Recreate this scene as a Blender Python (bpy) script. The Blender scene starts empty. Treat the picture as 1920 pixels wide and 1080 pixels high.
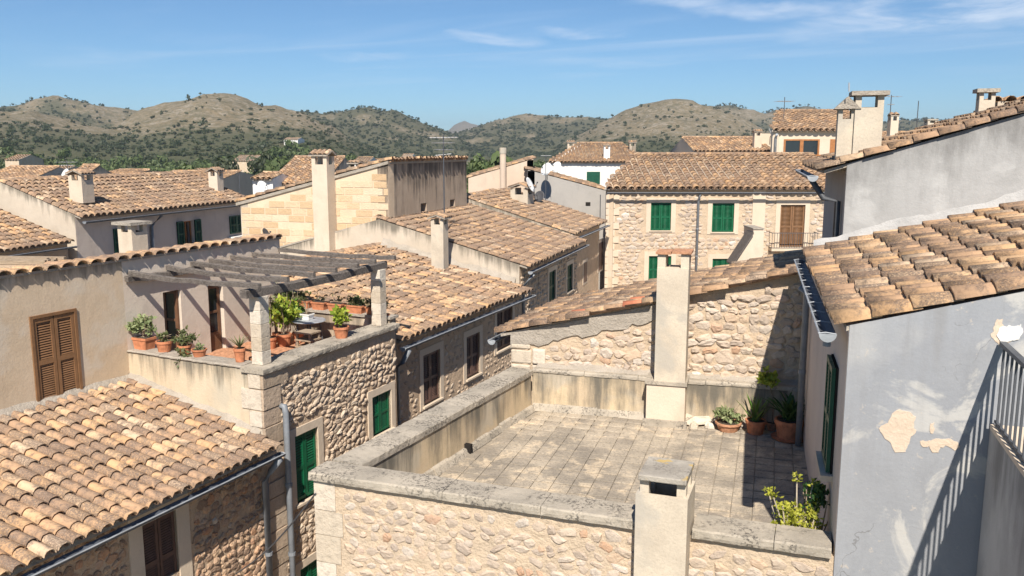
import bpy, math, random
import numpy as np
from mathutils import Vector, Matrix, noise as mnoise
random.seed(11)
RNG = np.random.default_rng(5)
sc = bpy.context.scene
COL = sc.collection
# ------------------------------------------------------------------ camera, sky, sun, exposure
EZ = 10.0                       # eye height above the street
FPX, TILT = 1600.0, math.radians(9.23)
EYE = Vector((0, 0, EZ))
cam = bpy.data.cameras.new('camera'); co = bpy.data.objects.new('camera', cam); COL.objects.link(co)
cam.sensor_width = 36; cam.lens = 36 * FPX / 1920; cam.clip_start = .1; cam.clip_end = 20000
co.location = EYE; co.rotation_euler = (math.radians(90) - TILT, 0, 0); sc.camera = co
SUN = Vector((.043, .945, -1.0)).normalized()
ELEV = math.asin(-SUN.z)
sl = bpy.data.lights.new('sun', 'SUN'); sl.energy = 4.4; sl.angle = math.radians(.53); sl.color = (1, .925, .82)
so = bpy.data.objects.new('sun', sl); so.rotation_euler = SUN.to_track_quat('-Z', 'Y').to_euler(); COL.objects.link(so)
sc.view_settings.view_transform = 'Standard'; sc.view_settings.look = 'None'
sc.view_settings.exposure = 0.8; sc.view_settings.gamma = 1; sc.view_settings.use_curve_mapping = False

class G:
    """small helper round a node tree"""
    def __init__(s, nt): s.nt = nt
    def n(s, t, ins=None, **pr):
        nd = s.nt.nodes.new(t)
        for k, v in pr.items(): setattr(nd, k, v)
        for k, v in (ins or {}).items():
            sk = nd.inputs[k]
            if isinstance(v, bpy.types.NodeSocket): s.nt.links.new(v, sk)
            else: sk.default_value = v
        return nd
    def pos(s): return s.n('ShaderNodeNewGeometry').outputs['Position']
    def scl(s, v, k): return s.n('ShaderNodeVectorMath', {0: v, 1: k}, operation='MULTIPLY').outputs[0]
    def noise(s, v, sc_, det=5, ro=.55, dist=0): return s.n('ShaderNodeTexNoise', {'Vector': v, 'Scale': sc_, 'Detail': det, 'Roughness': ro, 'Distortion': dist}).outputs['Fac']
    def m(s, op, a, b=0.0, c=None, clamp=False):
        d = {0: a, 1: b}
        if c is not None: d[2] = c
        return s.n('ShaderNodeMath', d, operation=op, use_clamp=clamp).outputs[0]
    def step(s, x, lo, hi): return s.n('ShaderNodeMapRange', {'Value': x, 'From Min': lo, 'From Max': hi, 'To Min': 0.0, 'To Max': 1.0}, interpolation_type='SMOOTHSTEP').outputs[0]
    def mix(s, f, a, b, mode='MIX'):
        q = lambda c: c if isinstance(c, bpy.types.NodeSocket) else (*c, 1)
        return s.n('ShaderNodeMix', {0: f, 6: q(a), 7: q(b)}, data_type='RGBA', blend_type=mode).outputs[2]
    def ramp(s, f, stops):
        nd = s.n('ShaderNodeValToRGB', {0: f}); el = nd.color_ramp.elements
        while len(el) < len(stops): el.new(.5)
        for e, (p, c) in zip(el, stops): e.position = p; e.color = (*c, 1)
        return nd.outputs[0]
    def bump(s, h, st, d): return s.n('ShaderNodeBump', {'Height': h, 'Strength': st, 'Distance': d}).outputs[0]
    def rnd(s):
        a = s.n('ShaderNodeNewGeometry').outputs['Random Per Island']; b = s.n('ShaderNodeObjectInfo').outputs['Random']
        return s.m('FRACT', s.m('MULTIPLY_ADD', a, 7.31, s.m('MULTIPLY', b, 5.17)))

w = bpy.data.worlds.new('World'); sc.world = w; w.use_nodes = True
g = G(w.node_tree); w.node_tree.nodes.clear()
sky = g.n('ShaderNodeTexSky', sky_type='NISHITA', sun_disc=False, sun_elevation=ELEV, sun_rotation=math.pi - .045, altitude=1800, air_density=1.0, dust_density=.0, ozone_density=1.6)
tc = g.n('ShaderNodeTexCoord').outputs['Generated']
sx = g.n('ShaderNodeSeparateXYZ', {0: tc})
el = sx.outputs[2]
# thin cirrus: streaks on a plane high above, seen in perspective
hz_ = g.m('MAXIMUM', el, .02)
cx = g.m('DIVIDE', sx.outputs[0], hz_); cy = g.m('DIVIDE', sx.outputs[1], hz_)
cv = g.n('ShaderNodeCombineXYZ', {0: g.m('MULTIPLY', cx, .55), 1: g.m('MULTIPLY_ADD', cx, .35, g.m('MULTIPLY', cy, .8)), 2: 3.7}).outputs[0]
c1 = g.noise(cv, .55, 8, .6, .6); c2 = g.noise(cv, .16, 3, .5)
cm = g.m('MULTIPLY', g.step(c1, .47, .80), g.step(c2, .46, .66))
cm = g.m('MULTIPLY', cm, g.step(el, .03, .10))
# slanting streaks of high cloud that run across the upper right of the view
wob = g.m('MULTIPLY_ADD', g.noise(g.scl(tc, (5, 5, 14)), 1.0, 5, .6), .05, -.025)
def streak(ax, az, tilt, lx, lz, k):
    dx = g.m('SUBTRACT', sx.outputs[0], ax)
    dz = g.m('ADD', g.m('SUBTRACT', g.m('SUBTRACT', el, az), g.m('MULTIPLY', dx, tilt)), wob)
    e = g.m('ADD', g.m('POWER', g.m('ABSOLUTE', g.m('DIVIDE', dx, lx)), 2.0), g.m('POWER', g.m('ABSOLUTE', g.m('DIVIDE', dz, lz)), 2.0))
    return g.m('MULTIPLY', g.step(e, 1.0, 0.0), k)
tex = g.step(g.noise(g.scl(tc, (9, 9, 46)), 1.0, 7, .62, .4), .32, .78)
st = 0.0
for a in ((.50, .147, .10, .26, .030, 1.0), (.27, .152, -.08, .16, .012, .65), (-.02, .122, -.05, .07, .010, .6), (.08, .131, -.06, .07, .009, .55), (.50, .19, .34, .13, .022, .8), (-.16, .106, .0, .07, .007, .35), (.45, .118, .05, .17, .010, .4), (.36, .186, .05, .12, .008, .35)):
    s_ = streak(*a); st = s_ if st == 0.0 else g.m('MAXIMUM', st, s_)
cm = g.m('MAXIMUM', g.m('MULTIPLY', cm, .35), g.m('MULTIPLY', st, tex))
sat = g.mix(1.0, sky.outputs[0], (.60, .845, 1.03), 'MULTIPLY')
cc = g.mix(g.m('MULTIPLY', cm, .95), sat, (8.6, 9.4, 10.6))
bg = g.n('ShaderNodeBackground', {'Color': cc, 'Strength': .060})
g.nt.links.new(bg.outputs[0], g.n('ShaderNodeOutputWorld').inputs[0])

# ------------------------------------------------------------------ geometry helpers
CT, ST = math.cos(TILT), math.sin(TILT)
def ray(px, py):
    u = (px - 960) / FPX; v = (540 - py) / FPX
    return Vector((u, CT + v * ST, -ST + v * CT))
def atY(px, py, Y): r = ray(px, py); return EYE + r * (Y / r.y)
def atZ(px, py, z): r = ray(px, py); return EYE + r * ((z - EZ) / r.z)
def project(p):
    d = p - EYE; f = d.y * CT - d.z * ST; up = d.y * ST + d.z * CT
    if f <= .01: return (-9999, -9999)
    return (960 + FPX * d.x / f, 540 - FPX * up / f)
def inframe(p, m=25):
    x, y = project(p); return -m < x < 1920 + m and -m < y < 1080 + m

class Fr:
    """upright wall plane: s along A, d outward (to the right of A), z up"""
    def __init__(s, P, A):
        s.P = Vector((P[0], P[1], 0)); s.A = Vector((A[0], A[1], 0)).normalized(); s.N = Vector((s.A.y, -s.A.x, 0))
    def pt(s, a, d, z): return s.P + s.A * a + s.N * d + Vector((0, 0, z))
    def off(s, a=0, d=0): q = s.pt(a, d, 0); return Fr((q.x, q.y), s.A)
    def sz(s, px, py):
        r = ray(px, py); t = s.N.dot(s.P - Vector((EYE.x, EYE.y, 0))) / s.N.dot(r)
        q = EYE + r * t; return (q - s.P).dot(s.A), q.z
    def rect(s, x0, x1, y0, y1):
        ym = (y0 + y1) / 2; xm = (x0 + x1) / 2
        return s.sz(x0, ym)[0], s.sz(x1, ym)[0], s.sz(xm, y1)[1], s.sz(xm, y0)[1]
    def rot(s): return Matrix((s.A, s.N, Vector((0, 0, 1)))).transposed().to_4x4()   # columns A, N, Z

class MB:
    def __init__(s): s.v = []; s.f = []; s.top = None; s.ta = []
    def add(s, vs, fs):
        o = len(s.v); s.v += [tuple(p) for p in vs]; s.f += [tuple(i + o for i in f) for f in fs]; return o
    def box(s, fr, s0, s1, d0, d1, z0, z1):
        p = [fr.pt(a, d, z) for z in (z0, z1) for a, d in ((s0, d0), (s1, d0), (s1, d1), (s0, d1))]
        s.add(p, [(3, 2, 1, 0), (4, 5, 6, 7), (0, 1, 5, 4), (1, 2, 6, 5), (2, 3, 7, 6), (3, 0, 4, 7)])
    def hexa(s, p): s.add(p, [(3, 2, 1, 0), (4, 5, 6, 7), (0, 1, 5, 4), (1, 2, 6, 5), (2, 3, 7, 6), (3, 0, 4, 7)])
    def slab(s, poly, z0, z1):
        n = len(poly); s.add([(x, y, z0) for x, y in poly] + [(x, y, z1) for x, y in poly], [tuple(range(n))[::-1], tuple(range(n, 2 * n))] + [(i, (i + 1) % n, n + (i + 1) % n, n + i) for i in range(n)])
    def tube(s, path, r, n=8, caps=True, r1=None):
        path = [Vector(p) for p in path]; m = len(path); vs = []
        for i, p in enumerate(path):
            d = (path[min(i + 1, m - 1)] - path[max(i - 1, 0)]).normalized()
            a = d.cross(Vector((0, 0, 1)) if abs(d.z) < .9 else Vector((1, 0, 0))).normalized(); b = d.cross(a)
            rr = r if r1 is None else r + (r1 - r) * i / (m - 1)
            vs += [p + a * (rr * math.cos(2 * math.pi * k / n)) + b * (rr * math.sin(2 * math.pi * k / n)) for k in range(n)]
        fs = [(i * n + k, i * n + (k + 1) % n, (i + 1) * n + (k + 1) % n, (i + 1) * n + k) for i in range(m - 1) for k in range(n)]
        if caps: fs += [tuple(range(n))[::-1], tuple(range((m - 1) * n, m * n))]
        s.add(vs, fs)
    def lathe(s, c, prof, n=16):
        c = Vector(c); vs = [c + Vector((r * math.cos(2 * math.pi * k / n), r * math.sin(2 * math.pi * k / n), z)) for r, z in prof for k in range(n)]
        s.add(vs, [(i * n + k, i * n + (k + 1) % n, (i + 1) * n + (k + 1) % n, (i + 1) * n + k) for i in range(len(prof) - 1) for k in range(n)])
    def wall(s, fr, s0, s1, zb, ztop, th, holes=(), knots=()):
        """upright wall with openings; ztop(s) gives the top edge"""
        zt = ztop if callable(ztop) else (lambda a: ztop)
        S = sorted({s0, s1, *[k for k in knots if s0 < k < s1], *[x for h in holes for x in (h[0], h[1]) if s0 < x < s1]})
        Zs = sorted({zb, *[x for h in holes for x in (h[2], h[3])]})
        hole = lambda a, z: any(h[0] < a < h[1] and h[2] < z < h[3] for h in holes)
        V = lambda a, d, k: fr.pt(a, d, Zs[k] if k < len(Zs) else zt(a))
        for i in range(len(S) - 1):
            for k in range(len(Zs)):
                am = (S[i] + S[i + 1]) / 2; zm = (Zs[k] + (Zs[k + 1] if k + 1 < len(Zs) else Zs[k] + .02)) / 2
                if hole(am, zm): continue
                a, b = S[i], S[i + 1]
                for d, fl in ((0, 0), (-th, 1)):
                    q = [V(a, d, k), V(b, d, k), V(b, d, k + 1), V(a, d, k + 1)]
                    tz = [zt(a), zt(b), zt(b), zt(a)]
                    s.ta += [(len(s.v) + j, tz[j] - q[j].z) for j in range(4)]
                    s.add(q, [(0, 1, 2, 3) if not fl else (3, 2, 1, 0)])
            a, b = S[i], S[i + 1]; s.add([fr.pt(a, 0, zt(a)), fr.pt(b, 0, zt(b)), fr.pt(b, -th, zt(b)), fr.pt(a, -th, zt(a))], [(0, 1, 2, 3)])
        for a, o in ((s0, 1), (s1, 0)):
            q = [fr.pt(a, 0, zb), fr.pt(a, -th, zb), fr.pt(a, -th, zt(a)), fr.pt(a, 0, zt(a))]
            s.ta += [(len(s.v) + j, zt(a) - q[j].z) for j in range(4)]
            s.add(q, [(0, 1, 2, 3)[::-1] if o else (0, 1, 2, 3)])
        for h in holes:
            p = [fr.pt(a, d, z) for d in (0, -th) for a, z in ((h[0], h[2]), (h[1], h[2]), (h[1], h[3]), (h[0], h[3]))]
            s.ta += [(len(s.v) + j, 9.0) for j in range(8)]
            s.add(p, [(0, 1, 5, 4), (1, 2, 6, 5), (2, 3, 7, 6), (3, 0, 4, 7)])
    def mesh(s, name, mat, smooth=False):
        me = bpy.data.meshes.new(name); me.from_pydata(s.v, [], s.f)
        if mat: me.materials.append(mat)
        if smooth: me.shade_smooth()
        if s.ta:
            at = me.attributes.new('topd', 'FLOAT', 'POINT'); arr = np.full(len(s.v), 9.0, np.float32)
            for i, v in s.ta: arr[i] = v
            at.data.foreach_set('value', arr)
        return me

def link(o, parent=None):
    COL.objects.link(o)
    if parent is not None: o.parent = parent
    return o
def thing(name, label, cat, loc=(0, 0, 0), group=None):
    o = bpy.data.objects.new(name, None); COL.objects.link(o); o.location = loc; o.empty_display_size = .3
    o['label'] = label; o['category'] = cat
    if group: o['group'] = group
    return o
def part(name, mb, mat, parent, label=None, kind=None, smooth=False):
    """one mesh in world coordinates under a thing or a part of a thing"""
    me = mb if isinstance(mb, bpy.types.Mesh) else mb.mesh(name, mat, smooth)
    o = bpy.data.objects.new(name, me); link(o, parent)
    if parent is not None and parent.parent is None and parent.type == 'EMPTY': o.location = -parent.location
    if label: o['label'] = label
    if kind: o['kind'] = kind
    return o
def inst(name, me, M, parent):
    o = bpy.data.objects.new(name, me); link(o, parent); o.matrix_basis = M; return o
def mesh_np(name, V, Q, mat):
    me = bpy.data.meshes.new(name); nq, k = Q.shape
    me.vertices.add(len(V)); me.vertices.foreach_set('co', V.astype(np.float32).ravel())
    me.loops.add(nq * k); me.loops.foreach_set('vertex_index', Q.astype(np.int32).ravel())
    me.polygons.add(nq); me.polygons.foreach_set('loop_start', np.arange(0, nq * k, k, dtype=np.int32))
    me.update(calc_edges=True); me.validate()
    if mat: me.materials.append(mat)
    return me
def structure(name, me, kind='structure'):
    o = bpy.data.objects.new(name, me); COL.objects.link(o); o['kind'] = kind; return o

# ------------------------------------------------------------------ materials
def base(name, rough=.9, spec=.25):
    m = bpy.data.materials.new(name); m.use_nodes = True; b = m.node_tree.nodes['Principled BSDF']
    b.inputs['Roughness'].default_value = rough; b.inputs['Specular IOR Level'].default_value = spec
    return m, G(m.node_tree), b
def fin(m, gg, b, col, nrm=None):
    gg.nt.links.new(col, b.inputs['Base Color'])
    if nrm is not None: gg.nt.links.new(nrm, b.inputs['Normal'])
    return m
def plaster(name, c1, c2, stain=(.12, .105, .085), streak=0.0, reach=.6, patch=None, bump=.2, scale=.7, fine=.25, sfreq=5.5):
    m, q, b = base(name, .92, .15); p = q.pos()
    n1 = q.noise(p, scale, 7, .6, .4); c = q.mix(q.step(n1, .32, .68), c1, c2)
    n2 = q.noise(q.scl(p, (2.2, 2.2, .9)), 1.3, 6, .65)
    c = q.mix(q.m('MULTIPLY', q.step(n2, .5, .78), .35), c, tuple(x * .62 for x in c2))
    sp = q.noise(p, 38, 4, .7); c = q.mix(q.m('MULTIPLY', q.step(sp, .42, .72), fine), c, tuple(x * .55 for x in c1))
    if patch:
        n4 = q.noise(p, .9, 4, .55, .3); c = q.mix(q.m('MULTIPLY', q.step(n4, .51, .62), .7), c, patch)
    if streak:
        td = q.n('ShaderNodeAttribute', attribute_name='topd').outputs['Fac']
        n3 = q.noise(q.scl(p, (sfreq, sfreq, .45)), 1.0, 6, .68); n5 = q.noise(p, 1.1, 3, .5)
        k = q.m('SUBTRACT', q.m('MULTIPLY_ADD', n5, .5, n3), q.m('MULTIPLY', td, .42 / reach))
        k = q.m('MULTIPLY', q.step(k, .50, .86), streak); c = q.mix(k, c, stain)
    h = q.m('ADD', q.noise(p, 22, 5, .65), q.m('MULTIPLY', q.noise(p, 4, 3, .5), 1.5))
    return fin(m, q, b, c, q.bump(h, bump, .03))
def tile_mat(name, lich=.5, dark=1.0, calm=0.0):
    m, q, b = base(name, .93, .12); p = q.pos(); r = q.rnd()
    k = dark
    c = q.ramp(r, [(0, (.27 * k, .185 * k, .13 * k)), (.2, (.38 * k, .25 * k, .165 * k)), (.42, (.49 * k, .315 * k, .19 * k)), (.58, (.58 * k, .35 * k, .175 * k)), (.78, (.62 * k, .42 * k, .245 * k)), (.95, (.62 * k, .475 * k, .335 * k))])
    if calm: c = q.mix(calm, c, (.50 * k, .315 * k, .185 * k))
    r2 = q.m('FRACT', q.m('MULTIPLY', r, 13.7))
    n1 = q.noise(p, 5.5, 6, .72, .3); am = q.m('MULTIPLY_ADD', r2, .24, lich * .5 - .36)
    k1 = q.step(q.m('ADD', n1, am), .40, .58); k1 = q.m('MULTIPLY', k1, q.step(q.noise(p, 42, 4, .75), .30, .56))
    c = q.mix(q.m('MULTIPLY', k1, .86), c, q.mix(q.noise(p, 30, 3, .6), (.085, .064, .055), (.22, .165, .13)))
    n2 = q.noise(p, 55, 3, .7); c = q.mix(q.m('MULTIPLY', q.m('MULTIPLY', q.step(n2, .56, .66), k1), .6), c, (.40, .35, .29))
    n3 = q.noise(p, 16, 5, .7); c = q.mix(q.m('MULTIPLY', q.step(n3, .45, .75), .28), c, (.15, .10, .07))
    h = q.m('ADD', q.noise(p, 40, 4, .7), q.noise(p, 12, 3, .6))
    return fin(m, q, b, c, q.bump(h, .4, .012))
def stone_mat(name, stops, mott=.4):
    m, q, b = base(name, .92, .15); p = q.pos(); r = q.rnd()
    c = q.ramp(r, stops); n1 = q.noise(p, 9, 6, .7, .3)
    c = q.mix(q.m('MULTIPLY', q.step(n1, .42, .72), mott), c, (.17, .135, .105))
    n2 = q.noise(p, 34, 4, .7); c = q.mix(q.m('MULTIPLY', q.step(n2, .5, .7), .3), c, (.50, .45, .38))
    h = q.m('ADD', q.noise(p, 24, 5, .7), q.noise(p, 8, 3, .6))
    return fin(m, q, b, c, q.bump(h, .6, .03))
def concrete(name, c1, c2, black=.6, scale=1.0):
    m, q, b = base(name, .93, .15); p = q.pos()
    c = q.mix(q.step(q.noise(p, 1.6 * scale, 6, .62), .35, .66), c1, c2)
    n = q.noise(p, 26 * scale, 5, .75); mk = q.step(q.noise(p, 2.3 * scale, 5, .65), .40, .62)
    c = q.mix(q.m('MULTIPLY', q.m('MULTIPLY', q.step(n, .47, .60), mk), black), c, (.055, .05, .046))
    n2 = q.noise(p, 70 * scale, 3, .6); c = q.mix(q.m('MULTIPLY', q.step(n2, .55, .68), .3), c, (.52, .49, .43))
    h = q.m('ADD', q.noise(p, 45, 5, .7), q.noise(p, 10, 4, .6))
    return fin(m, q, b, c, q.bump(h, .55, .02))
def plain(name, col, rough=.6, metal=0, spec=.4, var=.15, sc_=6):
    m, q, b = base(name, rough, spec); b.inputs['Metallic'].default_value = metal; p = q.pos()
    c = q.mix(q.step(q.noise(p, sc_, 5, .65), .35, .7), tuple(x * (1 + var) for x in col), tuple(x * (1 - var) for x in col))
    return fin(m, q, b, c, q.bump(q.noise(p, 40, 3, .6), .12, .01))
def wood(name, c1, c2):
    m, q, b = base(name, .88, .2); p = q.pos()
    n = q.noise(q.scl(p, (3, 30, 40)), 1.2, 6, .7, .8); c = q.mix(q.step(n, .3, .7), c1, c2)
    c = q.mix(q.m('MULTIPLY', q.step(q.noise(p, 7, 4, .6), .5, .75), .5), c, tuple(x * .5 for x in c2))
    return fin(m, q, b, c, q.bump(n, .7, .015))
def leaf_mat(name, a, bb, cc):
    m, q, b = base(name, .55, .3); r = q.rnd()
    c = q.ramp(r, [(0, a), (.5, bb), (1, cc)]); q.nt.links.new(c, b.inputs['Base Color'])
    tr = q.n('ShaderNodeBsdfTranslucent', {'Color': q.mix(.5, c, (.25, .35, .05))})
    mx = q.n('ShaderNodeMixShader', {0: .22, 1: b.outputs[0], 2: tr.outputs[0]})
    q.nt.links.new(mx.outputs[0], q.nt.nodes['Material Output'].inputs[0]); return m

M = {}
M['tile_near'] = tile_mat('tile_near', .56, 1.03, .32); M['tile_bright'] = tile_mat('tile_bright', .5, 1.05, .3); M['tile_lichen'] = tile_mat('tile_lichen', .64, 1.06, .3); M['tile_far'] = tile_mat('tile_far', .5, 1.0, .35); M['tile_brown'] = tile_mat('tile_brown', .52, .84, .5)
M['channel_shade'] = plain('channel_tile', (.24, .16, .11), .95, 0, .1, .35, 12); M['tile_red'] = plain('tile_red', (.55, .2, .11), .85, var=.2, spec=.15)  # channel tiles: dirt and the shade between cover tiles put into the colour
M['stone_sun'] = stone_mat('stone_sun', [(0, (.40, .325, .265)), (.25, (.51, .41, .32)), (.5, (.57, .455, .35)), (.76, (.53, .46, .39)), (.90, (.56, .42, .30)), (.95, (.50, .31, .20)), (1, (.66, .60, .53))], .3)
M['stone_street'] = stone_mat('stone_street', [(0, (.40, .31, .225)), (.35, (.47, .36, .265)), (.7, (.53, .41, .30)), (1, (.55, .46, .36))], .25)
M['stone_brown'] = stone_mat('stone_brown', [(0, (.25, .17, .12)), (.4, (.42, .28, .19)), (.7, (.50, .35, .23)), (.9, (.44, .24, .14)), (1, (.5, .42, .34))], .3)
M['ashlar'] = stone_mat('ashlar', [(0, (.52, .36, .21)), (.4, (.58, .42, .26)), (.8, (.64, .49, .33)), (1, (.66, .53, .38))], .12)
M['quoin'] = stone_mat('quoin', [(0, (.50, .42, .32)), (.5, (.60, .52, .42)), (1, (.64, .58, .49))], .3)
M['mortar'] = plaster('mortar', (.58, .455, .325), (.53, .425, .315), bump=.9, scale=2.5, fine=.3)
M['mortar_brown'] = plaster('mortar_brown', (.56, .42, .295), (.47, .355, .25), bump=.9, scale=2.5, fine=.4)
M['mortar_pale'] = plaster('mortar_pale', (.58, .45, .32), (.50, .395, .285), bump=.9, scale=2.5, fine=.35)
M['cream'] = plaster('cream', (.60, .48, .35), (.54, .425, .30), (.13, .115, .095), .75, .55, (.57, .50, .41), bump=.16)
M['cream_dirty'] = plaster('cream_dirty', (.62, .53, .40), (.55, .44, .31), (.12, .11, .09), .88, .75, (.48, .43, .34))
M['parapet_in'] = plaster('parapet_in', (.60, .48, .32), (.53, .42, .29), (.13, .12, .10), .95, 1.3, (.46, .41, .33), scale=1.4, sfreq=3.2)
M['terrace_wall'] = plaster('terrace_wall', (.64, .55, .455), (.59, .50, .41), bump=.2, fine=.12)
M['lilac'] = plaster('lilac', (.61, .525, .455), (.56, .48, .415), bump=.25, fine=.1)
M['white_old'] = plaster('white_old', (.60, .52, .42), (.52, .44, .35), (.14, .125, .1), .85, .7, (.50, .43, .34))
M['stucco_dark'] = plaster('stucco_dark', (.47, .37, .28), (.41, .32, .24), (.105, .09, .075), .95, 2.6, scale=1.2)
M['beige'] = plaster('beige', (.62, .50, .39), (.58, .46, .36), bump=.2, fine=.12)
M['grey_wall'] = plaster('grey_wall', (.40, .395, .385), (.34, .335, .325), (.17, .165, .16), .8, 1.5, (.47, .465, .45), scale=1.3, fine=.15, sfreq=2.2)
M['grey_plain'] = plaster('grey_plain', (.40, .375, .345), (.36, .34, .315), bump=.2, fine=.12)
M['white'] = plaster('white', (.78, .76, .72), (.74, .71, .66), bump=.2, fine=.08)
M['chimney'] = plaster('chimney', (.60, .52, .41), (.50, .43, .34), patch=(.40, .37, .32), scale=1.6, fine=.35)
M['chimney_pale'] = plaster('chimney_pale', (.64, .54, .43), (.58, .48, .37), fine=.2)
M['fillet'] = plaster('fillet', (.44, .43, .415), (.35, .345, .335), bump=.5, scale=2.5)
M['mortar_grey'] = plaster('mortar_grey', (.42, .37, .31), (.34, .30, .25), bump=1.0, scale=3, fine=.4)
M['coping'] = concrete('coping', (.44, .385, .31), (.31, .275, .225), .88)
M['floor_tile'] = None
M['green'] = plain('green_paint', (.0045, .095, .04), .5, var=.12, sc_=3); M['green_dark'] = plain('green_dark', (.008, .07, .04), .5)
M['brown'] = plain('brown_paint', (.20, .105, .05), .55, var=.12); M['brown_dark'] = plain('brown_dark', (.115, .066, .05), .6)
M['oak'] = plain('oak', (.33, .14, .05), .5); M['door_wood'] = plain('door_wood', (.14, .07, .038), .55)
M['surround'] = plaster('surround', (.63, .52, .40), (.57, .47, .36), bump=.2, fine=.12)
M['zinc'] = plain('zinc', (.36, .38, .40), .5, .25, .5, .2, 4); M['zinc_patina_shade'] = plain('zinc_patina_shade', (.085, .095, .115), .6, .1, .3, .2, 4); M['pipe_grey'] = plain('pipe_grey', (.20, .215, .235), .5, 0, .4, .12)
M['iron'] = plain('iron', (.07, .075, .085), .55, 0, .4); M['alu'] = plain('alu', (.5, .5, .5), .4, .6)
M['dish'] = plain('dish', (.72, .72, .70), .5, var=.05); M['dish_dark'] = plain('dish_dark', (.06, .06, .065), .5)
M['grey_wood'] = wood('grey_wood', (.20, .175, .155), (.075, .064, .058)); M['plank'] = wood('plank', (.42, .33, .24), (.25, .19, .13))
M['terracotta'] = plain('terracotta', (.46, .185, .095), .85, 0, .15, .22, 9); M['terracotta_old'] = plain('terracotta_old', (.42, .22, .13), .9, 0, .1, .3, 14)
M['soil'] = plain('soil', (.06, .045, .032), .95, var=.3, sc_=30); M['stem'] = plain('stem', (.26, .20, .14), .9, var=.3, sc_=20)
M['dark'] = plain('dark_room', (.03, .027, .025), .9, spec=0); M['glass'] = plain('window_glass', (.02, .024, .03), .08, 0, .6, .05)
M['plant_green'] = leaf_mat('plant_green', (.06, .14, .03), (.12, .22, .045), (.22, .31, .07)); M['plant_lime'] = leaf_mat('plant_lime', (.16, .24, .03), (.28, .34, .04), (.42, .46, .07))
M['plant_yellow'] = leaf_mat('plant_yellow', (.26, .29, .03), (.40, .40, .05), (.50, .48, .09)); M['plant_dull'] = leaf_mat('plant_dull', (.07, .10, .035), (.12, .14, .06), (.20, .19, .09)); M['plant_dry'] = leaf_mat('plant_dry', (.16, .12, .08), (.22, .19, .10), (.14, .17, .07))
M['plant_deep'] = leaf_mat('plant_deep', (.02, .06, .018), (.04, .10, .03), (.08, .16, .05)); M['plant_sage'] = leaf_mat('plant_sage', (.16, .20, .09), (.24, .28, .13), (.33, .36, .19))
M['scrub'] = leaf_mat('scrub', (.045, .05, .028), (.062, .07, .036), (.09, .095, .05)); M['wood_far'] = leaf_mat('wood_far', (.032, .044, .022), (.05, .064, .031), (.08, .088, .046))
M['valley'] = leaf_mat('valley', (.06, .085, .032), (.09, .125, .045), (.14, .17, .07))

# ------------------------------------------------------------------ roof tiles, rubble, shutters
def cover_tile(ln, r0, r1, seg=7, th=.016, warp=0.0, seed=0):
    """half-barrel tile along +Y, wide end at y=0"""
    rn = random.Random(seed); vs = []; n = seg + 1
    ph = [math.pi * i / seg for i in range(n)]; j = [1 + rn.uniform(-warp, warp) for _ in ph]
    for (y, r, t) in ((0, r0, 0), (ln, r1, 0), (0, r0, th), (ln, r1, th)):
        for i, a in enumerate(ph): vs.append((-(r - t) * math.cos(a), y + (0 if y else rn.uniform(-.008, .008) * (warp > 0)), (r - t) * 0.86 * math.sin(a) * j[i]))
    f = []
    for i in range(seg):
        f.append((i, i + 1, n + i + 1, n + i)); f.append((2 * n + i, i, i + 1, 2 * n + i + 1)[::-1]); f.append((2 * n + i, 3 * n + i, 3 * n + i + 1, 2 * n + i + 1))
    return vs, f
TILE_T = [cover_tile(.46, .105, .080, 7, .018, .05, k) for k in range(5)]
TILE_S = [cover_tile(.46, .105, .080, 5, .018, .03, k) for k in range(3)]
def tmesh(t, name, mat):
    me = bpy.data.meshes.new(name); me.from_pydata(t[0], [], t[1]); me.materials.append(mat)
    me.polygons.foreach_set('use_smooth', [True] * len(me.polygons)); return me
def bulk(name, templ, Ms, mat, parent, kind='stuff', smooth=True):
    if not Ms: return None
    V = []; Fq = []; o = 0; k = len(templ)
    for i in range(k):
        tv = np.array(templ[i][0]); tf = np.array(templ[i][1]); mm = [np.array(m) for m in Ms[i::k]]
        for m in mm: V.append(tv @ m[:3, :3].T + m[:3, 3]); Fq.append(tf + o); o += len(tv)
    me = mesh_np(name, np.concatenate(V), np.concatenate(Fq), mat)
    if smooth: me.polygons.foreach_set('use_smooth', [True] * len(me.polygons))
    ob = bpy.data.objects.new(name, me); link(ob, parent)
    if kind: ob['kind'] = kind
    return ob
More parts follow.
